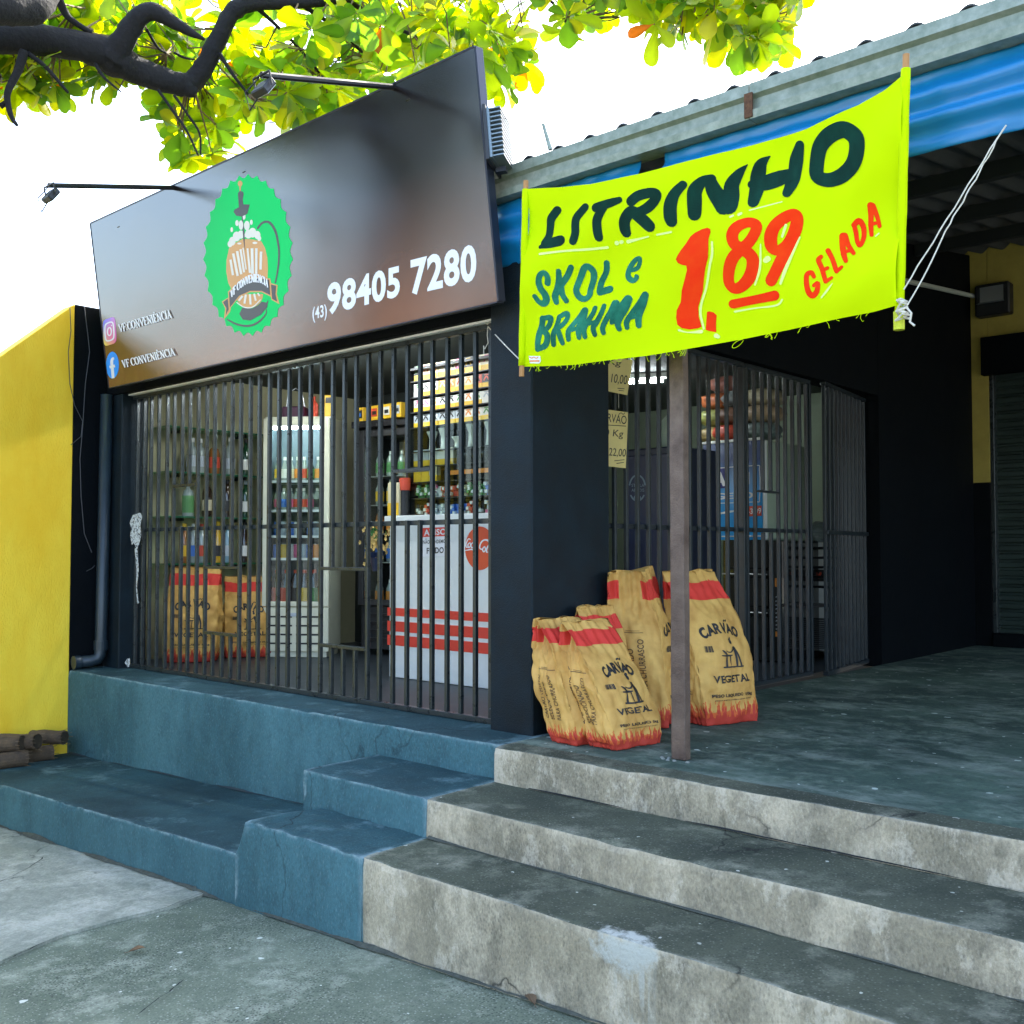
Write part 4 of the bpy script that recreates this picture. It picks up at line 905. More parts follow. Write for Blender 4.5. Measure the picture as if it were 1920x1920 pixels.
B4.stroke(K5([(445, 1440, 18), (520, 1350, 26), (590, 1255, 8)])); B4.stroke(K5([(1095, 625, 20), (1130, 590, 20)]))
B4.to(MB(), lambda x, y, o: bpt(x, y, o + .0003)).build('pale_highlights', [mat('pale_yellow_paint', (.70, .88, .22), .7)], ban)
B5 = Art(); B5.poly([K3([(x, y, 0)])[0][:2] for x, y in ((75, 1530), (245, 1535), (250, 1600), (225, 1635), (90, 1630))])
stk = B5.to(MB(), bpt).build('maker_sticker', [white_p], ban)
B6 = Art(); B6.stroke(K3([(95, 1600, 18), (225, 1600, 18)])); B6.stroke(K3([(85, 1545, 10), (120, 1560, 10), (150, 1548, 10), (185, 1562, 10), (215, 1550, 10)])); B6.to(MB(), lambda x, y, o: bpt(x, y, o + .001)).build('sticker_print', [mat('orange_print', (.75, .22, .02), .6)], stk)
b = MB(); rnd = random.Random(3)   # frayed threads along the cut lower edge
for i in range(50):
    x = rnd.uniform(990, 1300) if i < 38 else rnd.uniform(1300, 1680); p = bpt(x, lerpc(bot, x) - 1); l = rnd.uniform(.008, .03)
    d = Vector((rnd.uniform(-1, 1) * .02, rnd.uniform(-.4, .4) * .01, -l)); q = p + d; b.tube([p, p + d * .5 + Vector((rnd.uniform(-.006, .006), 0, 0)), q, q + Vector((rnd.uniform(-.01, .01), 0, rnd.uniform(-.002, .008)))], .0009, 4)
for cx, r0 in ((1390, .03), (1442, .012)):
    p = bpt(cx, lerpc(bot, cx)); b.tube([p + Vector((-r0 * 1.2 * math.sin(a * .8) - r0 * a * .2, 0, -r0 * .5 * (1 - math.cos(a)))) for a in [k * .5 for k in range(12)]], .0014, 4)
b.build('frayed_threads', [cloth], ban)
# ropes
rp_ = thing('banner_rope', 'pale cord tying the lower right banner pole up to the tarpaulin edge', 'rope', tuple(on(1690, 585, 1, BY)))
e1 = on(1692, 575, 1, BY - .02); e2 = Vector(on(1885, 235, 1, 3.72)); mid = e1.lerp(e2, .42)
def sag(a, c, s, n=14, tw=0.): return [a.lerp(c, i / n) + Vector((tw * math.sin(i * 1.9), tw * math.cos(i * 1.9), -s * math.sin(math.pi * i / n))) for i in range(n + 1)]
MB().tube(sag(e1 + Vector((.005, 0, .06)), e2, .0, tw=.002), .0025, 6).build('cord', [rope_m], rp_)
MB().tube(sag(e1 + Vector((.018, -.005, 0)), mid, .012) + sag(mid, e2, .004, tw=.003)[1:], .0025, 6).build('cord', [rope_m], rp_)
kn = [e1 + Vector((.024 * math.cos(a * 1.7) * (1 - .02 * a), .024 * math.sin(a * 1.7), -.045 + .0035 * a + .008 * math.sin(a * 2.3))) for a in range(22)]
MB().tube(kn, .004, 6).tube([e1 + Vector((.02, -.01, -.01)), e1 + Vector((.035, -.012, -.03)), e1 + Vector((.03, -.012, -.06)), e1 + Vector((.045, -.01, -.075))], .004, 6).build('knot', [rope_m], rp_)
r2 = thing('gate_rope', 'thin white cord from the top of the front gate to the lower left banner pole', 'rope', tuple(on(915, 610, 1, 3.86)))
a = on(915, 612, 1, 3.86); c = on(977, 677, 1, BY)
MB().tube(sag(a, c, .004), .0028, 6).build('cord', [rope_m], r2)
lp = [a + Vector((.018 * math.sin(t_), -.004, .028 - .030 * math.cos(t_) + .012)) for t_ in [k * math.pi / 6 for k in range(13)]]
MB().tube(lp, .0025, 6).tube([a, a + Vector((.006, -.012, -.05)), a + Vector((.012, -.012, -.09)), a + Vector((-.012, -.012, -.12)), a + Vector((-.02, -.012, -.10)), a + Vector((-.018, -.012, -.15))], .0025, 6).build('loop', [rope_m], r2)

# ------------------------------------------------------------------ drainpipe, loose wires, logs
dp = thing('drainpipe', 'dark painted drainpipe beside the yellow wall with an elbow above the blue ledge', 'drainpipe', (-7.66, 3.72, .73))
MB().tube([(-7.640, 3.745, 2.80), (-7.655, 3.735, .86), (-7.655, 3.73, .80), (-7.66, 3.71, .762), (-7.675, 3.66, .748), (-7.69, 3.57, .745)], .045, 16).build('pipe', [pvc], dp, smooth=True)
MB().tube([(-7.69, 3.59, .745), (-7.692, 3.54, .744)], .052, 16).build('socket', [pvc], dp)
MB().tube([(-7.655, 3.735, .90), (-7.655, 3.735, .83)], .052, 16).build('socket', [pvc], dp)
lw = thing('loose_wires', 'thin loose wires hanging down the navy end of the boundary wall', 'wire', (-7.74, 3.65, 2))
def X_(x, y): p = on(x, y, 0, -7.742); return p
MB().tube([X_(*p) for p in ((158, 575), (165, 630), (168, 660), (160, 720), (155, 800), (150, 860), (152, 930), (158, 1000), (172, 1036))], .0035, 5).build('wire', [wire_m], lw)
MB().tube([X_(*p) for p in ((131, 575), (133, 620), (128, 660), (131, 720), (140, 760), (155, 790), (152, 818), (133, 834))], .003, 5).build('wire', [wire_m], lw)
MB().tube([X_(*p) for p in ((162, 1071), (172, 1066), (178, 1060))], .003, 5).build('wire', [wire_m], lw)
endw = mat('log_end_grain', (.05, .034, .018), .9, var=.35, vs=30); barkl = mat('pale_log_bark', (.15, .095, .05), .9, col2=(.04, .028, .02), vs=9, bump=.6, bs=30)
def log(a, c, r, label, seed):
    a, c = Vector(a), Vector(c); t_ = thing('log', label, 'log', tuple(a), 'cut logs lying at the foot of the yellow wall')
    P_ = [a.lerp(c, i / 8) + noise.noise_vector(Vector((i * .5, seed, 0))) * .006 for i in range(9)]
    MB().tube(P_, [r] * 9, 16, cap=False, wob=.10).build('bark', [barkl], t_)
    d = (c - a).normalized(); q = P_[0]; b = MB(); x = d.orthogonal().normalized(); y = d.cross(x)
    vs = [P_[0] + (x * math.cos(k * math.pi / 8) + y * math.sin(k * math.pi / 8)) * r * .96 - d * .001 for k in range(16)]; b.add(vs, [list(range(16))])
    vs = [P_[8] + (x * math.cos(k * math.pi / 8) + y * math.sin(k * math.pi / 8)) * r * .96 + d * .001 for k in range(16)]; b.add(vs, [list(range(16))[::-1]]); b.build('cut_end', [endw], t_)
    b = MB()
    for k in range(14): an_ = k * .45 + seed; p0 = P_[0] + (x * math.cos(an_) + y * math.sin(an_)) * r; b.bar(p0 + d * .02, p0 - d * (.01 + .01 * ((k * 7) % 3)) + (p0 - P_[0]) * .15 * ((k * 5) % 3), .006, .002)
    b.build('torn_bark', [bark2], t_)
def zl(x): return .185 + .035 * (x + 4.14)
def lg_(px_, py_, z, L_, dx, dy, dz, r, label, seed):
    e = on(px_, py_, 2, z); log(tuple(e), tuple(e + Vector((dx, dy, dz)).normalized() * L_), r, label, seed)
for px_, py_, X0, L_, dx, dy, r, lb, sd_ in ((42, 1394, -7.44, .36, -.78, -.62, .054, 'cut log leftmost of the three, its dark round end to the right', 1.), (71, 1390, -7.42, .36, -.84, -.54, .054, 'cut log in the middle of the three, showing its round end', 2.), (122, 1382, -7.50, .27, -.84, -.54, .050, 'rearmost cut log, next to the blue ledge', 3.)):
    e = on(px_, py_, 0, X0); log(tuple(e), tuple(e + Vector((dx, dy, -.03)).normalized() * L_), r, lb, sd_)
for k_, (y_, x_) in enumerate(((3.33, -7.56), (3.1, -7.44))): log((x_, y_, zl(x_) + .058), (x_ - .08, y_ - .75, zl(x_) + .058), .055, ('lower cut log against the yellow wall, under the others', 'lower cut log on the blue step in front of the others')[k_], 5. + k_)

# ------------------------------------------------------------------ charcoal sacks
kraft = bpy.data.materials.new('kraft_paper'); kraft.use_nodes = True; t = kraft.node_tree; L = t.links; p = t.nodes['Principled BSDF']; p.inputs['Roughness'].default_value = .7
p.inputs['Specular IOR Level'].default_value = .3
uv = N(t, 'UVMap'); sx = N(t, 'SeparateXYZ'); L.new(uv.outputs[0], sx.inputs[0])
def M_(op, a, b=None, c=None):
    x = N(t, 'Math', operation=op)
    for i, q in enumerate((a, b, c)):
        if q is None: continue
        if isinstance(q, (int, float)): x.inputs[i].default_value = q
        else: L.new(q, x.inputs[i])
    return x.outputs[0]
U, V = sx.outputs[0], sx.outputs[1]
tcn = N(t, 'TexCoord'); n1 = N(t, 'TexNoise'); n1.inputs['Scale'].default_value = 9; n1.inputs['Detail'].default_value = 8; L.new(tcn.outputs['Object'], n1.inputs[0])
rk = N(t, 'ValToRGB'); rk.color_ramp.elements[0].position = .3; rk.color_ramp.elements[1].position = .7
rk.color_ramp.elements[0].color = (.49, .25, .058, 1); rk.color_ramp.elements[1].color = (.72, .425, .115, 1); L.new(n1.outputs[0], rk.inputs[0])
fr = M_('FRACT', U); side = M_('GREATER_THAN', M_('MODULO', U, 2.0), 1.0)
edge_ok = M_('GREATER_THAN', M_('ABSOLUTE', M_('SUBTRACT', fr, .5)), .26)
bandmask = M_('MULTIPLY', M_('GREATER_THAN', V, .815), M_('LESS_THAN', V, .935))
bandmask = M_('MULTIPLY', bandmask, M_('MAXIMUM', M_('SUBTRACT', 1.0, side), edge_ok))
n2 = N(t, 'TexNoise'); n2.inputs['Scale'].default_value = 3.0; n2.noise_dimensions = '2D' if hasattr(n2, 'noise_dimensions') else '3D'
mpf = N(t, 'Mapping'); mpf.inputs['Scale'].default_value = (9, 5, 1); L.new(uv.outputs[0], mpf.inputs[0]); L.new(mpf.outputs[0], n2.inputs[0]); n2.inputs['Detail'].default_value = 2
tri = M_('PINGPONG', M_('ADD', M_('MULTIPLY', U, 17.0), M_('MULTIPLY', n2.outputs[0], 2.5)), 1.0)
thr = M_('ADD', .085, M_('MULTIPLY', M_('POWER', tri, 1.6), .085))
flame = M_('LESS_THAN', V, thr); inner = M_('LESS_THAN', V, M_('SUBTRACT', thr, .035))
mA = N(t, 'Mix', data_type='RGBA'); L.new(bandmask, mA.inputs[0]); L.new(rk.outputs[0], mA.inputs[6]); mA.inputs[7].default_value = (.66, .045, .03, 1)
mB = N(t, 'Mix', data_type='RGBA'); L.new(flame, mB.inputs[0]); L.new(mA.outputs[2], mB.inputs[6]); mB.inputs[7].default_value = (.62, .12, .03, 1)
mC = N(t, 'Mix', data_type='RGBA'); L.new(inner, mC.inputs[0]); L.new(mB.outputs[2], mC.inputs[6]); mC.inputs[7].default_value = (.50, .05, .03, 1); L.new(mC.outputs[2], p.inputs['Base Color'])
vz = N(t, 'TexVoronoi'); vz.inputs['Scale'].default_value = 11; wz = N(t, 'TexNoise'); wz.inputs['Scale'].default_value = 14; wz.inputs['Detail'].default_value = 8
L.new(tcn.outputs['Object'], vz.inputs[0]); L.new(tcn.outputs['Object'], wz.inputs[0])
bq = N(t, 'Bump'); bq.inputs['Strength'].default_value = .55; bq.inputs['Distance'].default_value = .012; L.new(M_('ADD', M_('MULTIPLY', vz.outputs[0], .7), wz.outputs[0]), bq.inputs['Height']); L.new(bq.outputs[0], p.inputs['Normal'])
ink = mat('black_ink', (.015, .013, .012), .6); inkb = mat('brown_ink', (.10, .055, .02), .7)

def ip(P, x):
    for a, b in zip(P, P[1:]):
        if x <= b[0]: return a[1] + (b[1] - a[1]) * (x - a[0]) / (b[0] - a[0])
    return P[-1][1]
def sack(loc, yaw, w_, d_, h, shear, label, seed, weight='5kg', texts=True, topk=None, group='charcoal sacks on the veranda by the pillar'):
    root = thing('charcoal_sack', label, 'sack', loc, group, rz=yaw)
    c, s_ = math.cos(-yaw), math.sin(-yaw); shx = (shear[0] * c - shear[1] * s_); shy = (shear[0] * s_ + shear[1] * c)
    def Pt(a, v):
        a %= 4.0; f = int(a); tt = a - f
        D = d_ * ip([(0, .86), (.08, 1.04), (.3, 1.08), (.6, .98), (.78, .72), (.9, .40), (1, .10)], v); D = D if topk is None else d_ * ip([(0, .9), (.1, 1.04), (.6, 1.0), (1, topk)], v); W = w_ * ip([(0, .93), (.1, 1.02), (.5, 1.02), (.85, .98), (1, 1.0)], v)
        x0, y0 = [(-.5, -.5), (.5, -.5), (.5, .5), (-.5, .5)][f]; x1, y1 = [(.5, -.5), (.5, .5), (-.5, .5), (-.5, -.5)][f]
        x = (x0 + (x1 - x0) * tt) * W; y = (y0 + (y1 - y0) * tt) * D; sn_ = math.sin(math.pi * tt)
        nx_, ny_ = [(0, -1), (1, 0), (0, 1), (-1, 0)][f]
        bl = .035 * h / .6 * math.sin(math.pi * min(1, v / .85)) if f in (0, 2) else (.02 if v < .5 else .02 - (v - .5) * .28 * w_ / .34) * (1 if v > .05 else .3)
        x += nx_ * bl * sn_; y += ny_ * bl * sn_
        # round the vertical corners a little
        cd = min(tt, 1 - tt); 
        q = Vector((math.cos(a * math.pi / 2) * 1.2, math.sin(a * math.pi / 2) * 1.2, v * h * 3 + seed * 7.3))
        cr_ = noise.noise(q * 1.6) * .016 + abs(noise.noise(q * 3.1 + Vector((4, 1, 2)))) * .020 + noise.noise(q * 7) * .0045 - .008
        vd = noise.voronoi(q * 2.3 + Vector((seed, 0, 0)))[0]; cr_ += .019 * (min(.45, vd[1] - vd[0]) - .2) * (1 if .04 < v < .97 else .3)
        fold = .010 * math.sin(v * 16 + a * 3 + seed) * noise.noise(Vector((a * 2, v * 3, seed))) + .006 * (1 if v > .75 else 0) * math.sin(a * 38 + seed)
        x += nx_ * (cr_ + fold); y += ny_ * (cr_ + fold)
        z = v * h * (1 + (.030 * noise.noise(Vector((a * 1.3, 2, seed))) + .012 * math.sin(a * 11 + seed)) * v ** 4) - .010 * (1 - v) ** 8 * 0 
        if v < .06: z = max(0.003, z)
        k = (z / h) ** 1.15; return Vector((x + shx * k + .012 * math.sin(v * 5 + seed) * v, y + shy * k, z))
    b = MB(); na, nv = 120, 84
    for i in range(na + 1):
        for j in range(nv + 1):
            a = 4 * i / na; v = (j / nv); aa = min(a, 3.99999); b.uv[len(b.v)] = (a if i < na else 3.9999, v); b.v.append(Pt(aa, v) if i < na else Pt(0, v))
    for i in range(na):
        for j in range(nv): q = i * (nv + 1) + j; b.f.append([q, q + nv + 1, q + nv + 2, q + 1]); b.m.append(0)
    for j, fl_ in ((0, 1), (nv, 0)):
        ring = [i * (nv + 1) + j for i in range(na)]; cpt = sum((b.v[i] for i in ring), Vector()) / na; k = len(b.v); b.v.append(cpt + Vector((0, 0, .002 if j else 0))); b.uv[k] = (.5, .02 if j == 0 else .97)
        for i in range(na): f = [ring[i], ring[(i + 1) % na], k]; b.f.append(f[::-1] if fl_ else f); b.m.append(0)
    bag = b.build('paper_bag', [kraft], root, smooth=True, local=True)
    def dec(a0, wid):
        def fn(X, Z, o):   # metres on the face -> local point
            tt = min(.985, max(.015, X / wid + .5)); v = min(.99, max(.01, Z / h)); a = a0 + tt
            p0 = Pt(a, v); du = Pt(a0 + min(.99, tt + .01), v) - Pt(a0 + max(.01, tt - .01), v); dv = Pt(a, min(1, v + .01)) - Pt(a, v - .01)
            return p0 + du.cross(dv).normalized() * (.0022 + o)
        return fn
    if not texts: return root
    S = h / .6; A = Art()
    chars = 'CARVAO'; Rr = .20 * S ** .5
    for i, ch in enumerate(chars):
        th = (i - 2.5) * .155 * (w_ / .34); cx = Rr * math.sin(th) * 1.05; cz = h * .60 + Rr * (math.cos(th) - 1) * 1.2
        vs, fs, (x0, x1, y0, y1) = type2d(ch, .045); sc_ = .052 * w_ / .34
        A.text(ch, lambda x, y: (cx + ((x - (x0 + x1) / 2) * math.cos(-th) - (y) * math.sin(-th)) * sc_, cz + ((x - (x0 + x1) / 2) * math.sin(-th) + y * math.cos(-th)) * sc_ * 1.25), .045)
        if i == 4: A.stroke([(cx - .014, cz + .058 * S ** .3, .006), (cx - .005, cz + .064 * S ** .3, .006), (cx + .003, cz + .058 * S ** .3, .006), (cx + .012, cz + .063 * S ** .3, .006)])
    k = w_ / .34
    def q(px_, pz): return (px_ * k + .02, h * .47 + pz * k)
    # cook and grill pictogram
    A.stroke([(*q(.028, -.065), .012), (*q(.03, -.02), .014), (*q(.022, .02), .016)]); A.stroke([(*q(.05, -.065), .01), (*q(.045, -.02), .012), (*q(.03, .02), .014)])
    A.ell(*q(.018, .048), .009, .011); A.stroke([(*q(.015, .06), .014), (*q(.02, .066), .012)]); A.stroke([(*q(.022, .02), .008), (*q(-.005, .002), .006), (*q(-.03, .008), .005)])
    A.stroke([(*q(-.055, -.012), .006), (*q(-.02, -.014), .010), (*q(.0, -.012), .006)]); A.stroke([(*q(-.05, .012), .006), (*q(-.04, .0), .012), (*q(-.03, -.01), .01)])
    A.stroke([(*q(-.035, -.015), .008), (*q(-.04, -.065), .012)]); A.stroke([(*q(-.01, -.015), .006), (*q(-.01, -.06), .004)]); A.stroke([(*q(-.055, -.068), .008), (*q(.065, -.068), .007)])
    A.quad('VEGETAL', [(-.105 * k, h * .325), (.115 * k, h * .325), (.115 * k, h * .275), (-.105 * k, h * .275)], .03)
    A.quad('PESO LIQUIDO ' + weight, [(-.12 * k, h * .205), (.13 * k, h * .205), (.13 * k, h * .178), (-.12 * k, h * .178)], .035)
    A.quad('PRODUTO SUJEITO A QUEBRA NATURAL DO PESO', [(-.11 * k, h * .168), (.12 * k, h * .168), (.12 * k, h * .159), (-.11 * k, h * .159)], .02)
    for i in range(9): A.stroke([(-.115 * k + i * .005, h * .475, .0018 + .0015 * (i % 3)), (-.115 * k + i * .005, h * .515, .0018 + .0015 * (i % 3))], cap=False)
    A.to(MB(), dec(0, w_), maxlen=.02).build('front_print', [ink], bag, local=True)
    for a0, nm in ((3, 'side_print'),):
        A = Art()
        for i, tx in enumerate(('CARVÃO VEGETAL', 'SELECIONADO', 'PARA CHURRASCO')):
            x0 = (-.038 + i * .034) * d_ / .17; z0 = h * .20; z1 = h * (.56 if i != 1 else .50); hh = .020 * d_ / .17
            A.quad(tx, [(x0 - hh, z0), (x0 - hh, z1), (x0, z1), (x0, z0)], .015, base='C')
        A.stroke([(-.05, h * .60, .003), (.05, h * .60, .003)]); A.stroke([(-.045, h * .612, .002), (.03, h * .612, .002)])
        A.to(MB(), dec(a0, d_), maxlen=.02).build(nm, [inkb], bag, local=True)
    return root
sack((-3.05, 3.88, PZ), R(84), .30, .20, .575, (-.15, -.02), 'small charcoal sack nearest the pillar corner, leaning left behind the front sack', 1.3)
sack((-2.845, 3.93, PZ), R(83), .32, .20, .565, (-.23, -.03), 'small charcoal sack nearest the street, in front of all the others', 2.1)
sack((-3.13, 4.17, PZ), R(82), .27, .16, .62, (-.09, 0), 'small charcoal sack mostly hidden behind the two leaning front sacks', 3.7)
sack((-3.12, 4.50, PZ), R(116), .32, .28, .80, (-.10, 0), 'tall charcoal sack against the grille, its printed side towards the street', 4.4, '10kg', topk=.72)
sack((-2.84, 4.79, PZ), R(72), .37, .19, .79, (-.19, 0), 'tall charcoal sack right behind the steel post with its front print in view', 5.9, '10kg')
gi = 'charcoal sacks inside the shop under the shelves'
sack((-7.58, 4.46, PZ), R(50), .40, .24, .76, (.04, .03), 'large charcoal sack inside the shop, left one under the glass shelves', 6.2, '10kg', group=gi)
sack((-7.56, 4.98, PZ), R(62), .38, .22, .68, (-.03, .02), 'large charcoal sack inside the shop, right one beside the ivory fridge', 7.7, '10kg', group=gi)

# ------------------------------------------------------------------ hand written price notes tied inside the side grille
paper = mat('yellow_paper', (.62, .50, .20), .8, var=.08)
def note(pts, items, label):
    PX = -3.345
    o = thing('price_note', label, 'price note', tuple(on(1160, 800, 0, PX)))
    A = Art(); A.poly(pts); sh_ = A.to(MB(), lambda x, y, of: on(x, y, 0, PX) + Vector((of, .0, 0)), maxlen=20).build('paper', [paper], o)
    A = Art()
    for f in items:
        if isinstance(f, list): A.stroke(f)
        else: A.quad(f[0], f[1], .006)
    A.to(MB(), lambda x, y, of: on(x, y, 0, PX) + Vector((.0015 + of, 0, 0))).build('handwriting', [ink], sh_)
    md = sh_.modifiers.new('s', 'SOLIDIFY'); md.thickness = .001
    MB().tube([on(1160, pts[0][1] + 1, 0, PX), on(1160, pts[0][1] - 60, 0, -3.37)], .0015, 5).build('string', [rope_m], o)
note([(1118, 664), (1186, 676), (1184, 690), (1176, 741), (1146, 735), (1118, 728)], [('5 Kg', [(1122, 668), (1166, 676), (1162, 690), (1120, 682)]), ('R$ 10,00', [(1124, 698), (1177, 704), (1174, 724), (1122, 716)]), [(1158, 728, 1.6), (1170, 729, 1.2)], [(1160, 732, 1.4), (1169, 733, 1)]], 'yellow handwritten price note for 10,00 hanging at the top of the side grille')
note([(1116, 765), (1177, 773), (1177, 790), (1173, 878), (1146, 875), (1118, 872)], [('CARVAO', [(1120, 772), (1175, 780), (1174, 796), (1119, 788)]), [(1160, 777, 1.4), (1164, 774, 1.4), (1168, 777, 1.4), (1171, 774, 1.4)], [(1140, 797, 1.4), (1173, 799, 1.4)], ('10 Kg', [(1128, 803), (1169, 807), (1167, 824), (1126, 820)]), ('R$ 22,00', [(1122, 838), (1174, 842), (1172, 859), (1121, 855)]), [(1152, 864, 1.5), (1170, 862, 1.2)], [(1156, 869, 1.5), (1169, 867, 1.2)]], 'yellow handwritten price note for 22,00 hanging beside the pillar')

# ------------------------------------------------------------------ inside the shop
tl_ = thing('tube_lamp', 'lit fluorescent tube under the shop ceiling seen through the side grille', 'lamp', (-5.0, 6.9, 3.05))
lampm = mat('lit_tube', (.9, .95, 1), .4, emit=(.88, .96, 1.0, 20.0))
MB().tube([(-5.35, 7.0, 3.03), (-4.85, 7.25, 3.03)], .014, 10).build('tube', [lampm], tl_)
MB().bar((-5.40, 6.975, 3.075), (-4.80, 7.275, 3.075), .07, .04).build('fitting', [white_m], tl_)
tl2 = thing('tube_lamp', 'lit fluorescent tube on the shop ceiling over the counter', 'lamp', (-6.2, 4.9, 3.05))
MB().tube([(-6.8, 4.6, 3.05), (-5.2, 4.6, 3.05)], .018, 10).build('tube', [lampm], tl2); MB().bar((-6.85, 4.6, 3.085), (-5.15, 4.6, 3.085), .07, .03).build('fitting', [white_m], tl2)

SHZ = (2.62, 2.245, 1.875, 1.485)
for i, z in enumerate(SHZ):
    s_ = thing('glass_shelf', ('topmost empty', 'second highest', 'third', 'lowest')[i] + ' glass shelf on the cream wall left of the ivory fridge', 'shelf', (-7.86, 4.86, z), 'glass shelves on the left shop wall')
    P('glass_plate', [(-7.995, -7.72, 4.30, 5.34, z - .010, z)], [glass_s], s_, 0)
    P('front_edge', [(-7.72, -7.714, 4.30, 5.34, z - .011, z + .001)], [mat('green_glass_edge', (.03, .14, .07), .2)], s_, 0)
    for y in (4.5, 5.1): MB().box(-7.998, -7.80, y - .01, y + .01, z - .035, z - .011).build('bracket', [black_m], s_)
def bottle_proto(name, prof, body, lab, cap_, h, labz, label, group, lab2=None):
    r = thing(name, label, 'bottle', (0, 0, -50), group)
    MB().lathe((0, 0, 0), prof, 14).build('glass_body', [body], r, smooth=True, local=True)
    rr = max(p_[0] for p_ in prof) + .0012; MB().lathe((0, 0, 0), [(rr, labz[0]), (rr, labz[1])], 14).build('label', [lab], r, local=True)
    MB().lathe((0, 0, 0), [(prof[-1][0] + .002, h - .03), (prof[-1][0] + .002, h)], 12).build('cap', [cap_], r, local=True)
    return r
def gl(name, c): return mat(name, c, .06, spec=.8, coat=.6)
std = [(.034, 0), (.038, .01), (.038, .18), (.030, .21), (.014, .235), (.013, .29)]
sqr = [(.040, 0), (.042, .01), (.042, .16), (.034, .19), (.015, .205), (.015, .26)]
tall = [(.032, 0), (.036, .01), (.036, .16), (.020, .22), (.014, .25), (.013, .31)]
gB = 'bottles standing on the glass wall shelves'
LBL = {k: mat('label_' + k, c, .5) for k, c in dict(red=(.62, .07, .03), green=(.10, .28, .09), cream=(.62, .55, .36), white=(.7, .7, .66), yellow=(.75, .45, .02), blue=(.04, .16, .55), black=(.02, .02, .02), orange=(.72, .24, .03), silver=(.4, .45, .5), pink=(.65, .12, .25)).items()}
clear = gl('clear_spirit', (.28, .33, .31)); amber = gl('amber_spirit', (.30, .11, .02)); dgr = gl('dark_green_bottle_glass', (.01, .05, .02)); brn = gl('dark_brown_bottle_glass', (.03, .014, .006)); gold = gl('golden_liquor', (.62, .36, .02)); lbl_ = gl('pale_blue_bottle_glass', (.18, .30, .38))
SPEC = [  # px x, shelf, profile, glass, label, cap, text
 (360, 1, sqr, clear, 'silver', 'white', 'clear square spirit bottle, leftmost on the second highest glass shelf'),
 (375, 1, sqr, clear, 'silver', 'white', 'clear spirit bottle beside the leftmost one on the second highest glass shelf'),
 (401, 1, sqr, amber, 'red', 'black', 'amber whisky bottle with a slanted red label on the second highest shelf'),
 (431, 1, std, clear, 'silver', 'white', 'clear bottle right of the red labelled whisky on the second highest shelf'),
 (461, 1, std, dgr, 'white', 'black', 'green bottle with a pale label, rightmost on the second highest shelf'),
 (353, 2, sqr, clear, 'green', 'black', 'bottle with a tall green label, leftmost on the third glass shelf'),
 (389, 2, std, brn, 'cream', 'black', 'dark bottle with a wide cream label on the third glass shelf'),
 (427, 2, std, brn, 'black', 'black', 'black labelled bottle on the third glass shelf'),
 (461, 2, std, dgr, 'white', 'silver', 'green bottle with a white label, rightmost on the third glass shelf'),
 (347, 3, std, amber, 'yellow', 'yellow', 'yellow labelled amber bottle, leftmost on the lowest glass shelf'),
 (364, 3, std, clear, 'blue', 'white', 'clear bottle with a blue and white label on the lowest glass shelf'),
 (380, 3, std, clear, 'red', 'red', 'clear bottle with a red label on the lowest glass shelf'),
 (410, 3, tall, gold, 'black', 'yellow', 'bright yellow liquor bottle with a black band on the lowest glass shelf'),
 (428, 3, std, lbl_, 'silver', 'black', 'pale blue grey bottle on the lowest glass shelf'),
 (460, 3, tall, brn, 'white', 'black', 'tall dark bottle with a white label, rightmost on the lowest glass shelf')]
for (px_, sh_, prof, gm, lm, cm, tx) in SPEC:
    z = SHZ[sh_]; y = on(px_, 900, 0, -7.83).y; hh = prof[-1][1]
    o = bottle_proto('spirit_bottle', prof, gm, LBL[lm], LBL[cm], hh, (.05, .13) if lm != 'green' else (.03, .155), tx, gB); o.location = (-7.83, y, z + .0005); o.scale = (1.15,) * 3

# ivory upright fridge
fridge_fill = mat('fridge_fill_glow', (.9, .95, 1), .4, emit=(.75, .90, 1.0, 9.0))
FR = Matrix.Translation((-7.43, 5.03, PZ + .0)) @ Matrix.Rotation(R(37), 4, 'Z')
fd = thing('upright_fridge', 'ivory upright display fridge with a glass door full of cans and bottles', 'fridge', tuple(FR.translation))
def FP(name, boxes, m, parent=None, bevel=.004, M=FR):
    b = MB()
    for q_ in boxes: b.box(*q_)
    b.xf(M); return b.build(name, m, parent or fd, bevel=bevel)
FW, FH = .58, 2.05
FP('cabinet', [(0, .035, .05, .40, .08, FH), (FW - .035, FW, .05, .40, .08, FH), (.0352, FW - .0352, .05, .40, FH - .06, FH), (.0352, FW - .0352, .05, .40, .08, .43), (.0352, FW - .0352, .36, .40, .4302, FH - .0602)], [offw])
dr = FP('door', [(.0, .06, .0, .046, .43, FH - .02), (FW - .06, FW, .0, .046, .43, FH - .02), (.0602, FW - .0602, .0, .046, FH - .085, FH - .02), (.0602, FW - .0602, .0, .046, .43, .47)], [offw])
FP('glass', [(.0602, FW - .0602, .02, .024, .4702, FH - .0852)], [glass_m], dr, 0)
gr = FP('vent_grille', [(.0, FW, .0, .049, .05, .42)], [offw])
b = MB()
for r_ in range(4):
    for c_ in range(4): b.box(.03 + c_ * .135, .03 + c_ * .135 + .10, -.002, .004, .11 + r_ * .075, .125 + r_ * .075)
b.xf(FR).build('vent_slots', [black_m], gr); FP('badge', [(.23, .35, -.006, .0, .345, .375)], [LBL['silver']], gr, .002)
FP('plinth', [(.02, FW - .02, .02, .39, .0, .049)], [offw])
FP('inner_lining', [(.0355, .0362, .07, .355, .44, FH - .07), (FW - .0362, FW - .0355, .07, .355, .44, FH - .07), (.037, FW - .037, .35, .358, .44, FH - .07)], [mat('fridge_lining', (.10, .14, .17), .5)], None, 0)
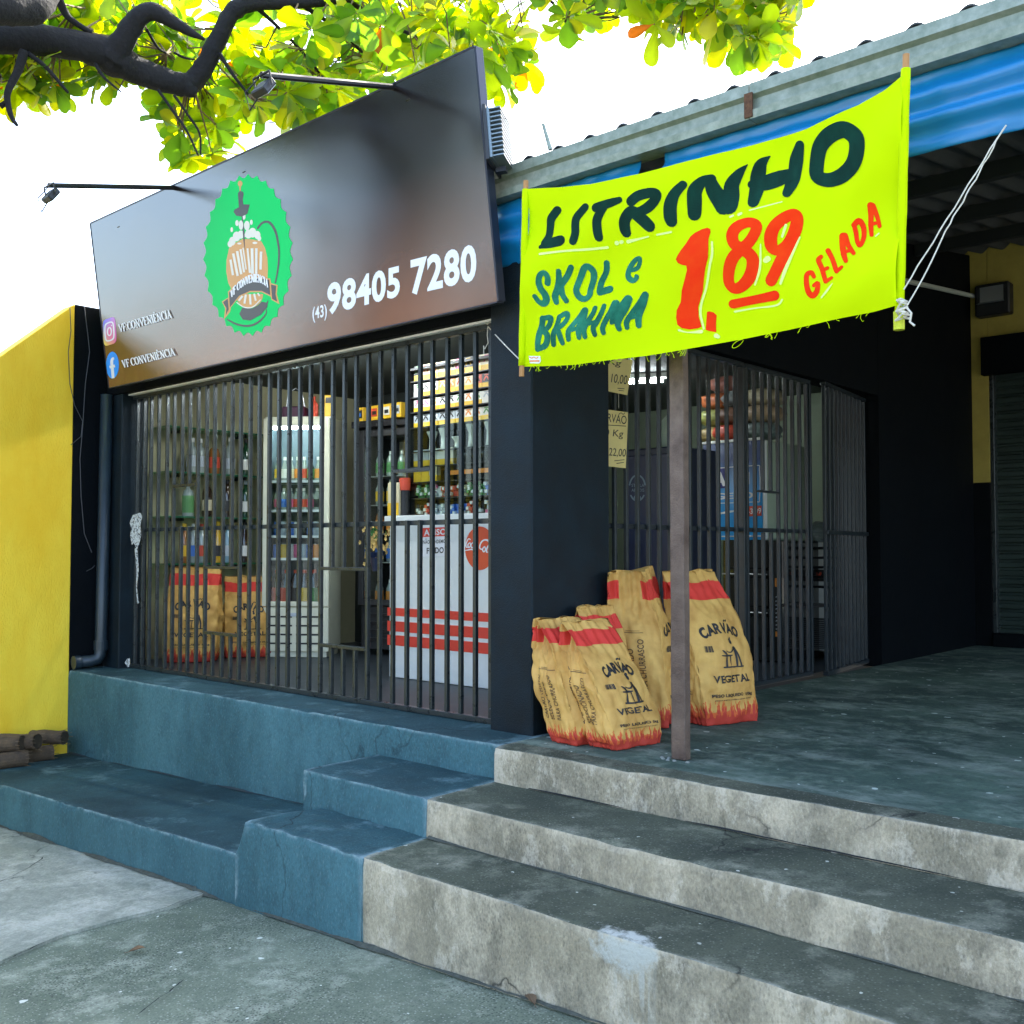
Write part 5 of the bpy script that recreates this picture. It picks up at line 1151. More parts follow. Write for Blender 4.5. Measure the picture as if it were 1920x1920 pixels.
MB().box(.06, FW - .06, .075, .095, FH - .105, FH - .075).xf(FR).build('fill_strip', [fridge_fill], fd)  # added glowing strip to brighten the fridge, not a lamp of its own
def pz_(y): return (1233 - y) * .004576
FS = [pz_(y) + .0 for y in (1142, 1052, 1010, 962, 907)]
for z in FS[1:]: FP('wire_shelf', [(.037, FW - .037, .06, .345, z - .006, z), (.037, FW - .037, .055, .059, z - .008, z + .012)], [alum], None, 0)
can = [(.028, 0), (.033, .008), (.033, .115), (.027, .123)]; pet = [(.028, 0), (.034, .01), (.034, .13), (.012, .18), (.012, .20)]; petL = [(.045, 0), (.05, .015), (.05, .20), (.018, .29), (.018, .32)]
lng = [(.028, 0), (.030, .01), (.030, .12), (.013, .17), (.012, .22)]
protos = {}
rndi = random.Random(11)
def drink(kind, prof, col_, lab, cap_, M, scale=1., grp=''):
    key = (kind, lab)
    h_ = prof[-1][1]
    if key not in protos:
        o = bottle_proto(kind, prof, col_, LBL[lab], LBL[cap_], h_, (.035, h_ * .52), '%s %s behind the glass door of the ivory fridge' % (lab, {'drink_can': 'drink can', 'drink_bottle': 'soft drink bottle', 'beer_bottle': 'long necked bottle', 'large_bottle': 'large soft drink bottle'}[kind]), grp); protos[key] = o
        if kind == 'drink_can': o['category'] = 'can'
    else: o = copy_tree(protos[key]); 
    o.location = M; o.scale = (scale,) * 3; return o
def Fw(x, y, z): return FR @ Vector((x, y, z))
for s_i, (kind, prof, cols) in enumerate([('large_bottle', petL, ['red', 'red', 'black', 'yellow', 'green', 'orange']), ('drink_can', can, ['blue', 'yellow', 'white', 'pink', 'silver', 'blue', 'orange', 'blue']), ('drink_can', can, ['blue', 'silver', 'blue', 'white', 'black', 'blue', 'silver', 'white']), ('drink_bottle', pet, ['pink', 'blue', 'pink', 'red', 'red', 'pink', 'black', 'blue']), ('beer_bottle', lng, ['yellow', 'white', 'cream', 'orange', 'red', 'green', 'orange', 'green'])]):
    n = len(cols)
    for i, cl in enumerate(cols):
        gm = {'large_bottle': brn, 'drink_can': LBL[cl], 'drink_bottle': clear, 'beer_bottle': dgr if i > 4 else clear}[kind]
        drink(kind, prof, gm, cl, 'white' if kind != 'large_bottle' else 'red', Fw(.085 + (FW - .17) * i / (n - 1), .13 + rndi.uniform(0, .03), FS[s_i] + .001), 1.0 if kind != 'drink_can' else 1.05, 'drinks inside the ivory fridge')
sb = thing('snack_bag', 'red snack bag standing on top of the ivory fridge', 'snack bag', tuple(Fw(.38, .2, FH)))
b = MB(); b.lathe((0, 0, 0), [(.05, 0), (.06, .05), (.055, .12), (.02, .16), (.03, .19)], 12); b.xf(Matrix.Translation(Fw(.38, .2, FH + .001)) @ Matrix.Diagonal((1, .5, 1, 1))); b.build('bag', [LBL['red']], sb)
sb = thing('snack_box', 'small yellow box standing on top of the ivory fridge', 'box', tuple(Fw(.54, .15, FH)))
FP('carton', [(.50, .58, .1, .16, FH + .001, FH + .19)], [LBL['yellow']], sb); FP('print', [(.515, .565, .096, .0995, FH + .12, FH + .17)], [LBL['black']], sb, 0)
sb = thing('bottle_rack', 'dark basket with bent wire handles on top of the ivory fridge', 'basket', tuple(Fw(.2, .2, FH)))
FP('basket', [(.12, .32, .12, .3, FH + .001, FH + .10)], [mat('purple_plastic', (.06, .015, .04), .5)], sb, .01)
MB().tube([Fw(.14, .2, FH + .1), Fw(.15, .2, FH + .22), Fw(.22, .2, FH + .27), Fw(.28, .2, FH + .22), Fw(.3, .2, FH + .1)], .004, 6).build('handle', [alum], sb)

# black upright fridge
BR = Matrix.Translation((-7.00, 5.72, PZ)) @ Matrix.Rotation(R(12), 4, 'Z')
bf = thing('upright_fridge', 'black upright display fridge between the ivory fridge and the counter', 'fridge', tuple(BR.translation))
BFH = 1.97
FP('cabinet', [(0, .04, .05, .62, .05, BFH), (.68, .72, .05, .62, .05, BFH), (.0402, .6798, .05, .62, BFH - .06, BFH), (.0402, .6798, .05, .62, .05, .42), (.0402, .6798, .56, .62, .4202, BFH - .0602)], [blackp], bf, .004, BR)
FP('door', [(.0, .055, .0, .046, .43, BFH - .02), (.665, .72, .0, .046, .43, BFH - .02), (.0552, .6648, .0, .046, BFH - .08, BFH - .02), (.0552, .6648, .0, .046, .43, .48)], [blackp], bf, .004, BR)
FP('glass', [(.0552, .6648, .02, .024, .4802, BFH - .0802)], [glass_m], bf, 0, BR)
FP('vents', [(.05, .67, .03, .049, .12 + i * .07, .15 + i * .07) for i in range(4)], [black_m], bf, .002, BR)
FP('header', [(-.06, .78, -.03, .64, BFH + .002, BFH + .06)], [black_m], bf, .004, BR)
FP('inner_lining', [(.041, .679, .545, .555, .43, BFH - .07)], [mat('pale_lining', (.5, .52, .45), .5)], bf, 0, BR)
for z in (.8, 1.05, 1.3, 1.55): FP('wire_shelf', [(.041, .679, .06, .54, z - .006, z)], [alum], bf, 0, BR)
for s_i, (z, lab, nm_) in enumerate(((.43, 'orange', 'orange juice'), (.801, 'blue', 'blue'), (1.051, 'orange', 'orange'), (1.301, 'yellow', 'yellow'), (1.551, 'green', 'pale green'))):
    pr_ = None
    for i in range(5):
        if pr_ is None:
            pr_ = bottle_proto('drink_bottle', pet, clear if s_i != 2 else amber, LBL[lab], LBL['white'], .20, (.03, .11), nm_ + ' drink bottle behind the glass door of the black fridge', 'drinks inside the black fridge'); o = pr_
        else: o = copy_tree(pr_)
        o.location = BR @ Vector((.12 + i * .12, .15, z)); o.scale = (1.1,) * 3
pr_ = None
for i, (px_, txt) in enumerate(((680, 'with a dark print, leftmost'), (708, 'with a red corner, second'), (731, 'third from the left'), (750, 'nearest the tobacco display'))):
    p0 = on(px_, 790, 1, 5.78); o = thing('candy_box', 'yellow candy box %s on the black fridge' % txt, 'box', (p0.x, 5.78, PZ + BFH + .062), 'yellow candy boxes on top of the black fridge')
    MB().box(-.055, .055, -.04, .04, 0, .125).build('carton', [LBL['yellow']], o, bevel=.003, local=True)
    MB().box(-.035, .04, -.0425, -.0405, .03, .10).build('print', [LBL[('black', 'red', 'white', 'silver')[i]]], o, local=True)
    MB().box(-.02, .03, -.0445, -.043, .045, .075).build('letters', [LBL[('blue', 'black', 'black', 'black')[i]]], o, local=True)

# counter
CY = 4.88; ctop = on(730, 968, 1, CY).z; cx0 = on(730, 1268, 1, CY).x
ct = thing('shop_counter', 'white shop counter with three red stripes facing the front grille', 'counter', (-4.7, 5.1, PZ))
P('front_panel', [(cx0, -4.50, CY, CY + .02, PZ + .002, ctop - .045)], [white_m], ct, .002)
P('side_panel', [(cx0, cx0 + .02, CY + .0205, 5.42, PZ + .002, ctop - .045)], [white_m], ct, .002)
P('top', [(cx0 - .03, -4.48, CY - .03, 5.44, ctop - .044, ctop)], [white_m], ct, .004)
P('inner_back', [(cx0 + .03, -4.50, 5.40, 5.42, PZ + .002, ctop - .046)], [white_m], ct, 0)
b = MB()
for y0, y1 in ((1139, 1154), (1164, 1183), (1190, 1209)):
    z0 = on(730, y0, 1, CY).z; z1 = on(730, y1, 1, CY).z; b.box(cx0 - .02, -4.51, CY - .0035, CY - .0005, z1, z0)
b.build('red_stripes', [red_m], ct)
cf = lambda x, y, o: on(x, y, 1, CY - .002 - o)
A = Art(); A.poly([(791, 989), (839, 987), (839, 1042), (791, 1044)]); nt_ = A.to(MB(), cf).build('notice', [white_p], ct)
A = Art(); A.poly([(792, 990), (838, 988), (838, 1005), (792, 1007)]); A.to(MB(), lambda x, y, o: cf(x, y, o + .001)).build('notice_header', [red_m], nt_)
A = Art(); A.quad('AVISO', [(795, 993), (836, 991), (836, 1002.5), (795, 1004.5)], .03); A.to(MB(), lambda x, y, o: cf(x, y, o + .002)).build('notice_title', [white_p], nt_)
A = Art(); A.quad('NAO VENDEMOS', [(793, 1013), (838, 1011), (838, 1018), (793, 1020)], .02); A.stroke([(797.5, 1011.2, .8), (799, 1010.4, .8), (800.5, 1011, .8)]); A.quad('FIADO', [(800, 1027), (832, 1025.5), (832, 1037), (800, 1038.5)], .03); A.to(MB(), lambda x, y, o: cf(x, y, o + .001)).build('notice_lettering', [dgrey], nt_)
A = Art(); A.ell(900, 1028, 28, 41, 40); dsk = A.to(MB(), cf).build('red_disc', [mat('disc_red', (.72, .10, .05), .25)], ct)
A = Art()   # white script across the disc
def D_(P_): return [(860 + x / 17.46, 970 + y / 17.46, w_ / 17.46) for x, y, w_ in P_]
for S in ([(380, 730, 30), (330, 700, 30), (270, 790, 36), (235, 900, 42), (260, 980, 40), (330, 960, 30)], [(360, 830, 30), (300, 900, 40), (330, 990, 40), (390, 920, 34), (370, 830, 30)], [(460, 830, 30), (400, 900, 40), (430, 1000, 40), (490, 960, 30)], [(560, 850, 30), (490, 920, 40), (520, 1020, 40), (570, 950, 36), (590, 1030, 36)], [(190, 1090, 20), (300, 1070, 34), (420, 1050, 44), (540, 1090, 40)],
          [(1010, 850, 50), (960, 760, 60), (850, 740, 50), (760, 790, 44), (700, 900, 44), (690, 1010, 46), (760, 1050, 36)], [(840, 960, 36), (780, 1040, 44), (820, 1130, 40), (880, 1050, 40), (850, 960, 36)], [(1010, 860, 30), (930, 1000, 44), (910, 1130, 42), (950, 1140, 30)], [(1080, 1000, 30), (1000, 1060, 44), (1020, 1150, 40), (1070, 1080, 40), (1090, 1170, 34)]): A.stroke(D_(S))
A.to(MB(), lambda x, y, o: cf(x, y, o + .001)).build('script_lettering', [white_p], dsk)
# bouquet hanging at the counter corner
bq_ = thing('dried_bouquet', 'bunch of dried yellow flowers in a dark wrapping at the left corner of the counter', 'bouquet', (cx0 - .05, 4.95, 1.6))
rnd = random.Random(5); cb = on(706, 1020, 1, 4.90)
b = MB()
for i in range(70):
    p_ = cb + Vector((rnd.gauss(0, .055), rnd.gauss(0, .03), rnd.gauss(0, .065)))
    for k in range(5):
        a = k * 1.256 + i; d = Vector((math.cos(a), -.4, math.sin(a))) * .018; e = d.cross(Vector((0, 1, 0))).normalized() * .009; b.add([p_, p_ + d * .5 + e, p_ + d, p_ + d * .5 - e], [(0, 1, 2, 3)])
b.build('petals', [mat('dried_flower', (.62, .42, .13), .8, var=.3, vs=30)], bq_)
b = MB()
for i in range(24):
    p_ = cb + Vector((rnd.gauss(0, .05), .0, .08 + rnd.gauss(0, .03))); d = Vector((rnd.uniform(-1, 1), -.2, rnd.uniform(0, 1))).normalized() * .05; e = d.cross(Vector((0, 1, 0))).normalized() * .012; b.add([p_, p_ + d * .5 + e, p_ + d, p_ + d * .5 - e], [(0, 1, 2, 3)])
b.build('leaves', [mat('bouquet_green', (.06, .22, .05), .7)], bq_)
MB().lathe(cb + Vector((0, 0, -.20)), [(.03, 0), (.05, .10), (.07, .14)], 12).build('wrapping', [mat('dark_blue_wrap', (.01, .02, .06), .3)], bq_)

# lit tobacco and sweets display on the counter
DY = 5.02; dx0 = on(764, 900, 1, DY).x; dx1 = on(917, 900, 1, DY).x; dz1 = on(912, 666, 1, DY).z
ds = thing('display_cabinet', 'tall glass fronted display cabinet of cigarette packs standing on the counter', 'cabinet', ((dx0 + dx1) / 2, DY, ctop))
P('case', [(dx0 - .02, dx0, DY, DY + .30, ctop + .001, dz1), (dx1, dx1 + .02, DY, DY + .30, ctop + .001, dz1), (dx0 + .0002, dx1 - .0002, DY + .28, DY + .30, ctop + .001, dz1), (dx0 + .0002, dx1 - .0002, DY, DY + .279, dz1 - .02, dz1)], [blackp], ds, .003)
rows = [704, 735, 764, 794, 841, 870, 900, 931, 957]
rz_ = [on(834, y, 1, DY).z for y in rows]
for z in rz_[:-1]: P('shelf', [(dx0 + .0003, dx1 - .0003, DY + .02, DY + .278, z - .008, z)], [blackp], ds, 0)
P('glass_front', [(dx0 + .0003, dx1 - .0003, DY + .004, DY + .007, ctop + .002, rz_[4] + .2)], [glassy('case_glass', (.95, 1, .98), .01)], ds, 0)
def pack(x, z, w_, h_, top_, bot_, label, group, mark=None, y=DY + .06):
    key = ('pk', top_, bot_, mark, round(h_, 3), label)
    if key in protos: o = copy_tree(protos[key]); o.location = (x, y, z); return
    o = thing('cigarette_pack', label, 'pack', (x, y, z), group); protos[key] = o
    MB().box(-w_ / 2, w_ / 2, -.02, .02, .0, h_ * .36).box(-w_ / 2, w_ / 2, -.02, .02, h_ * .3605, h_, 1).build('carton', [LBL[bot_], LBL[top_]], o, local=True)
    if mark:
        A = Art(); A.stroke([(-w_ * .3, h_ * .5, w_ * .14), (0, h_ * .78, w_ * .14), (w_ * .3, h_ * .5, w_ * .14)], cap=False); A.stroke([(-w_ * .25, h_ * .9, w_ * .1), (w_ * .25, h_ * .9, w_ * .1)], cap=False)
        A.to(MB(), lambda X, Z, of: Vector((X, -.0212 - of, Z))).build('mark', [LBL[mark]], o, local=True)
nP = 9; pw = (dx1 - dx0 - .04) / nP
schemes = [[('black', 'yellow', 'green'), ('cream', 'yellow', 'red'), ('cream', 'yellow', 'orange'), ('cream', 'yellow', 'silver'), ('cream', 'yellow', 'black'), ('pink', 'yellow', 'white'), ('black', 'yellow', 'yellow'), ('cream', 'yellow', 'red'), ('cream', 'yellow', 'pink')],
           [('white', 'white', 'green'), ('white', 'yellow', 'black'), ('white', 'yellow', 'black'), ('orange', 'yellow', 'cream'), ('orange', 'yellow', 'cream'), ('cream', 'yellow', 'red'), ('cream', 'yellow', 'orange'), ('red', 'yellow', 'black'), ('black', 'yellow', 'red')],
           [('white', 'yellow', 'pink'), ('white', 'yellow', 'pink'), ('white', 'yellow', 'yellow'), ('white', 'yellow', 'black'), ('white', 'yellow', 'black'), ('white', 'yellow', 'green'), ('white', 'yellow', 'orange'), ('white', 'yellow', 'green'), ('white', 'white', 'silver')],
           [('silver', 'yellow', 'black')] * 5 + [('silver', 'yellow', 'black')] + [('white', 'yellow', 'orange')] * 2 + [('white', 'yellow', 'green')]]
rn = ['topmost', 'second', 'third', 'fourth']
for r_i, sc_ in enumerate(schemes):
    hgt = (rz_[r_i - 1] - rz_[r_i] if r_i else .135) - .022
    for i, (tp_, bt_, mk_) in enumerate(sc_):
        pack(dx0 + .02 + pw * (i + .5), rz_[r_i] + .0008, pw * .95, hgt, tp_, bt_, 'cigarette pack, %s above %s with a %s mark, on the %s row of the display' % (tp_, bt_, mk_, rn[r_i]), 'cigarette packs in the display cabinet', mk_)
for i, (k, lab, sz) in enumerate(((1.6, 'narrow white', .9), (3.0, 'tapered white', 1.), (4.6, 'short white', .55), (6.2, 'wide white', 1.05), (8.2, 'rightmost white', 1.1))):
    o = thing('vase', lab + ' ceramic vase on the middle shelf of the display', 'vase', (dx0 + .02 + pw * k, DY + .10, rz_[4] + .001), 'white vases in the display cabinet')
    MB().lathe((0, 0, 0), [(.03, 0), (.022, .05 * sz), (.022, .10 * sz), (.042, .15 * sz), (.045, .16 * sz)], 14).build('body', [white_m], o, smooth=True, local=True)
    b = MB(); rnd = random.Random(i)
    for q_ in range(14):
        d = Vector((rnd.uniform(-.5, .5), rnd.uniform(-.3, .1), 1)).normalized() * rnd.uniform(.03, .055); p_ = Vector((0, 0, .155 * sz)); e = Vector((.006, 0, 0)); b.add([p_ - e * .3, p_ + d * .5 - e, p_ + d, p_ + d * .5 + e], [(0, 1, 2, 3)])
    if sz > .8: b.build('sprig', [mat('sprig_green', (.12, .35, .05), .7)], o, local=True)
lowrow = [(5, [('silver', 'yellow'), ('silver', 'yellow'), ('white', 'yellow'), ('white', 'yellow'), ('cream', 'yellow')], 'fifth'), (6, [('yellow', 'yellow'), ('yellow', 'yellow'), ('cream', 'yellow')], 'sixth')]
for r_i, L_, nm_ in lowrow:
    for i, (tp_, bt_) in enumerate(L_): pack(dx0 + .02 + pw * (i + .5) * .95, rz_[r_i] + .0008, pw * .9, .12, tp_, bt_, '%s tobacco box on the %s row of the display' % (tp_ if tp_ != bt_ else 'all yellow', nm_), 'tobacco boxes in the display cabinet')
for i in range(3):
    o = thing('glass_cup', 'clear glass cup among the tobacco boxes of the display, %s' % ('leftmost of three', 'middle of three', 'rightmost of three')[i], 'cup', (dx0 + .02 + pw * (5.9 + i), DY + .08, rz_[5] + .001), 'glass cups in the display cabinet')
    MB().lathe((0, 0, 0), [(.03, 0), (.042, .10), (.040, .101), (.028, .005)], 14).build('bowl', [glass_m], o, smooth=True, local=True)
P('price_rail', [(dx0 + pw * 4.7, dx1 - .002, DY + .012, DY + .018, rz_[6] + .035, rz_[6] + .065)], [LBL['orange']], ds, 0)
rnd = random.Random(8)
for r_i, (row, cols, nm_) in enumerate(((7, ['green', 'green', 'white', 'red', 'red', 'cream', 'green', 'green', 'blue'], 'upper'), (8, ['black', 'red', 'silver', 'silver', 'blue', 'blue', 'red', 'black', 'white'], 'lower'))):
    for i, cl in enumerate(cols):
        key = ('sw', cl, row); z = rz_[row] + .001 if row < 8 else ctop + .002; x = dx0 + .03 + pw * (i + .5)
        if key in protos: o = copy_tree(protos[key]); o.location = (x, DY + .07, z); continue
        o = thing('sweets_packet', '%s packet of sweets on the %s sweets row of the display' % (cl, nm_), 'packet', (x, DY + .07, z), 'sweets packets in the display cabinet'); protos[key] = o
        b = MB()
        for q_ in range(6): 
            cx_, cz_ = rnd.uniform(-.025, .025), rnd.uniform(.015, .085); b.box(cx_ - .014, cx_ + .014, -.02 - q_ * .003, .0 - q_ * .002, cz_ - .013, cz_ + .013, q_ % 2)
        b.box(-.035, .035, .001, .03, 0, .08, 0); b.build('wrapper', [LBL[cl], LBL['white' if cl != 'white' else 'pink']], o, bevel=.002, local=True)
yc = thing('tall_carton', 'tall yellow and white carton on the counter left of the display', 'box', tuple(on(737, 961, 1, 4.95)))
x0_, x1_ = on(727, 950, 1, 4.95).x, on(748, 950, 1, 4.95).x; zt_ = on(737, 905, 1, 4.95).z
P('carton', [(x0_, x1_, 4.95, 5.03, ctop + .001, zt_)], [LBL['cream']], yc, .002); P('band', [(x0_ + .002, x1_ - .002, 4.946, 4.949, ctop + .01, ctop + .10)], [LBL['yellow']], yc, 0)
rc = thing('lighter_stand', 'black stand with a red top on the counter beside the tall carton', 'stand', tuple(on(757, 960, 1, 4.96)))
p_ = on(757, 958, 1, 4.99); MB().lathe((p_.x, 5.0, ctop + .001), [(.04, 0), (.035, .02), (.035, .19)], 14).build('stand', [blackp], rc); MB().lathe((p_.x, 5.0, ctop + .191), [(.04, 0), (.042, .03), (.04, .09)], 14).build('red_top', [LBL['red']], rc)

# behind the side grille
bx0, bx1 = on(1166, 900, 1, 5.9).x, on(1264, 900, 1, 5.9).x; bzt = on(1200, 840, 1, 5.9).z
sf = thing('beer_fridge', 'dark blue black fridge with a pale round emblem behind the side grille', 'fridge', ((bx0 + bx1) / 2, 6.2, PZ))
P('cabinet', [(bx0, bx1, 5.93, 6.5, PZ + .002, bzt)], [mat('fridge_midnight', (.008, .014, .035), .35)], sf, .01); P('door', [(bx0 + .01, bx1 - .01, 5.90, 5.925, PZ + .2, bzt - .05)], [mat('fridge_door_blue', (.010, .016, .045), .3)], sf, .006)
A = Art(); ff = lambda x, y, o: on(x, y, 1, 5.897 - o)
A.stroke([(1195 + 15 * math.cos(a), 915 + 24 * math.sin(a), 3) for a in [math.pi * (1.08 + .84 * i / 8) for i in range(9)]]); A.stroke([(1195 + 15 * math.cos(a), 915 + 24 * math.sin(a), 3) for a in [math.pi * (.2 + .6 * i / 8) for i in range(9)]])
A.quad('STELLA', [(1184, 907), (1208, 907), (1208, 913), (1184, 913)], .01); A.quad('ARTOIS', [(1184, 916), (1208, 916), (1208, 922), (1184, 922)], .01); A.ell(1195, 933, 7, 5)
A.to(MB(), ff).build('round_emblem', [mat('dull_emblem', (.16, .22, .25), .6)], sf)
ix0, ix1 = -4.615, -4.06; iz0, iz1 = 1.68, 2.49; iyb = 8.25
ice = thing('ice_cabinet', 'cream cabinet with a bright blue ice poster on its front, on a black base', 'cabinet', (-4.3, 7.8, PZ))
P('box', [(ix0, ix1, 7.503, iyb, iz0, iz1)], [mat('cream_green_enamel', (.34, .42, .31), .5, var=.06)], ice, .008)
pf = lambda x, y, o: on(x, y, 1, 7.498 - o)
pm = bpy.data.materials.new('poster_blue'); pm.use_nodes = True; t = pm.node_tree; p = t.nodes['Principled BSDF']; p.inputs['Roughness'].default_value = .3
at = N(t, 'VertexColor'); at.layer_name = 'tint'; t.links.new(at.outputs[0], p.inputs['Base Color'])
b = MB()
for i in range(9):
    for j in range(17):
        u, v = i / 8, j / 16; b.v.append(Vector((ix0 + (ix1 - ix0) * u, 7.499, iz0 + (iz1 - iz0) * v)))
        k = min(1, max(0, (v - .45) / .35)); g_ = math.exp(-((u - .62) / .2) ** 2) * math.exp(-((v - .55) / .2) ** 2); c0 = (.01, .30, .68); c1 = (.005, .035, .15); b.c.append(tuple(c0[q_] * (1 - k) + c1[q_] * k + g_ * .35 for q_ in range(3)) + (1,))
for i in range(8):
    for j in range(16): a = i * 17 + j; b.f.append([a, a + 17, a + 18, a + 1]); b.m.append(0)
ps = b.build('poster', [pm], ice)
A = Art(); A.poly([(1334, 880), (1362, 878), (1362, 915), (1334, 917)]); A.to(MB(), lambda x, y, o: pf(x, y, .001)).build('dark_panel', [mat('deep_blue', (.01, .012, .16), .4)], ps)
A = Art(); A.quad('A', [(1337, 886), (1362, 884), (1362, 911), (1337, 913)], .06); A.quad('GELO', [(1341, 925), (1412, 922), (1412, 934), (1341, 937)], .03)
A.stroke([(1333, 879, 1.5), (1415, 873, 1.5), (1424, 880, 1.5), (1424, 935, 1.5), (1415, 941, 1.5), (1333, 944, 1.5)], k=3); A.stroke([(1400, 885, 10), (1400, 908, 10)], cap=False); A.stroke([(1330, 967, 2), (1365, 960, 4), (1385, 957, 2)])
A.to(MB(), lambda x, y, o: pf(x, y, o + .002)).build('poster_lettering', [white_p], ps)
A = Art(); A.poly([(1388, 950), (1428, 948), (1428, 967), (1388, 969)]); A.to(MB(), lambda x, y, o: pf(x, y, .001)).build('price_patch', [LBL['red']], ps)
A = Art(); A.quad('98-3.09', [(1390, 954), (1427, 952), (1427, 963), (1390, 965)], .02); A.to(MB(), lambda x, y, o: pf(x, y, o + .002)).build('price', [white_p], ps)
P('rim', [(ix0 - .004, ix1 + .004, 7.49, 7.52, iz1 + .0005, iz1 + .022)], [white_m], ice, .002); P('edge_post', [(ix1 + .0005, ix1 + .02, 7.50, 7.54, iz0, iz1)], [white_m], ice, .002)
st = thing('black_cooler', 'shiny black three tier cooler with an orange and white strip under the ice cabinet', 'cooler', (-4.2, 7.8, PZ))
kx0, kx1 = on(1348, 1100, 1, 7.5).x, on(1462, 1100, 1, 7.5).x
P('carcass', [(kx0, kx1, 7.56, 8.2, PZ + .002, 1.675)], [mat('gloss_black', (.012, .012, .012), .12, coat=.8)], st, .01)
for i in range(3): z = PZ + .12 + i * .31; P('drum', [(kx0 + .03, kx1 - .12, 7.50, 7.555, z, z + .27)], [mat('gloss_black', (0, 0, 0))], st, .025, seg=3); P('chrome_trim', [(kx0 + .03, kx1 - .12, 7.495, 7.52, z + .275, z + .285)], [alum], st, .002)
b = MB(); xs = kx1 - .07
P('orange_strip', [(xs, xs + .05, 7.553, 7.558, 1.30, 1.37), (xs, xs + .05, 7.553, 7.558, .90, .94)], [LBL['orange']], st, 0)
A = Art()
for i in range(9): A.stroke([(xs + .005, .96 + i * .032, .008), (xs + .045, .965 + i * .032 + .008 * (i % 3), .010)])
A.to(MB(), lambda X, Z, o: Vector((X, 7.556 - o, Z))).build('white_print', [LBL['silver']], st)
cfz = thing('chest_freezer', 'white chest freezer with a dark ribbed vent at its foot behind the open gate leaf', 'freezer', (-3.9, 8.5, PZ))
P('body', [(-4.24, -3.50, 8.20, 8.85, PZ + .05, 1.60)], [white_m], cfz, .015); P('lid', [(-4.25, -3.49, 8.19, 8.86, 1.602, 1.66)], [white_m], cfz, .012)
P('vent', [(-4.1, -3.52, 8.192, 8.199, PZ + .07, 1.02)], [blackp], cfz, 0)
b = MB()
for i in range(15): b.box(-4.09, -3.53, 8.186, 8.1915, PZ + .08 + i * .0165, PZ + .084 + i * .0165)
b.box(-3.86, -3.85, 8.185, 8.1915, PZ + .08, 1.01); b.build('vent_ribs', [mat('pale_grey_plastic', (.35, .38, .38), .5)], cfz)
P('brand_strip', [(-4.0, -3.6, 8.194, 8.199, 1.33, 1.43)], [LBL['black']], cfz, 0); A = Art()
for i in range(4): A.stroke([(-3.92 + i * .08, 1.36, .02), (-3.90 + i * .08, 1.40, .02)])
A.to(MB(), lambda X, Z, o: Vector((X, 8.192 - o, Z))).build('brand_marks', [LBL['red']], cfz)
clh = thing('cloth_bundle', 'crumpled grey plastic bag lying on the chest freezer', 'bag', (-4.0, 8.4, 1.661))
b = MB(); n = 18
for i in range(n + 1):
    for j in range(n + 1):
        u, v = i / n * math.pi, j / n * 2 * math.pi; d = Vector((math.sin(u) * math.cos(v), math.sin(u) * math.sin(v), math.cos(u))); r_ = 1 + .35 * noise.noise(d * 2.5)
        b.v.append(Vector((-4.0 + d.x * .13 * r_, 8.42 + d.y * .10 * r_, 1.735 + max(-.073, d.z * .10 * r_))))
for i in range(n):
    for j in range(n): a = i * (n + 1) + j; b.f.append([a, a + n + 1, a + n + 2, a + 1]); b.m.append(0)
b.build('plastic', [mat('grey_plastic_film', (.28, .32, .32), .3)], clh)
# black metal chair
ch = thing('metal_chair', 'black metal chair with a slatted back in front of the chest freezer', 'chair', (-3.86, 7.75, PZ), rz=R(-20))
hw = .2
for x, y in ((-hw, -hw), (hw, -hw)): MB().tube([(x, y, 0), (x * .95, y * .9, .45)], .013, 8).build('leg', [black_m], ch, local=True)
for x in (-hw, hw): MB().tube([(x * 1.1, hw + .10, 0), (x * .95, hw * .9, .25), (x * .9, hw * .85, .45), (x * .95, hw * 1.0, .7), (x * 1.0, hw * 1.25, .95)], .013, 8).build('leg', [black_m], ch, local=True)
MB().box(-.21, .21, -.21, .19, .452, .475).build('seat', [black_m], ch, bevel=.008, local=True)
for z in (.60, .68, .76, .84, .92): MB().tube([(-.185, hw * (.9 + (z - .5)), z), (0, hw * (.98 + (z - .5)), z + .005), (.185, hw * (.9 + (z - .5)), z)], .011, 8).build('back_slat', [black_m], ch, local=True)
MB().tube([(-.19, -.18, .2), (.19, -.18, .2)], .008, 6).build('stretcher', [black_m], ch, local=True)
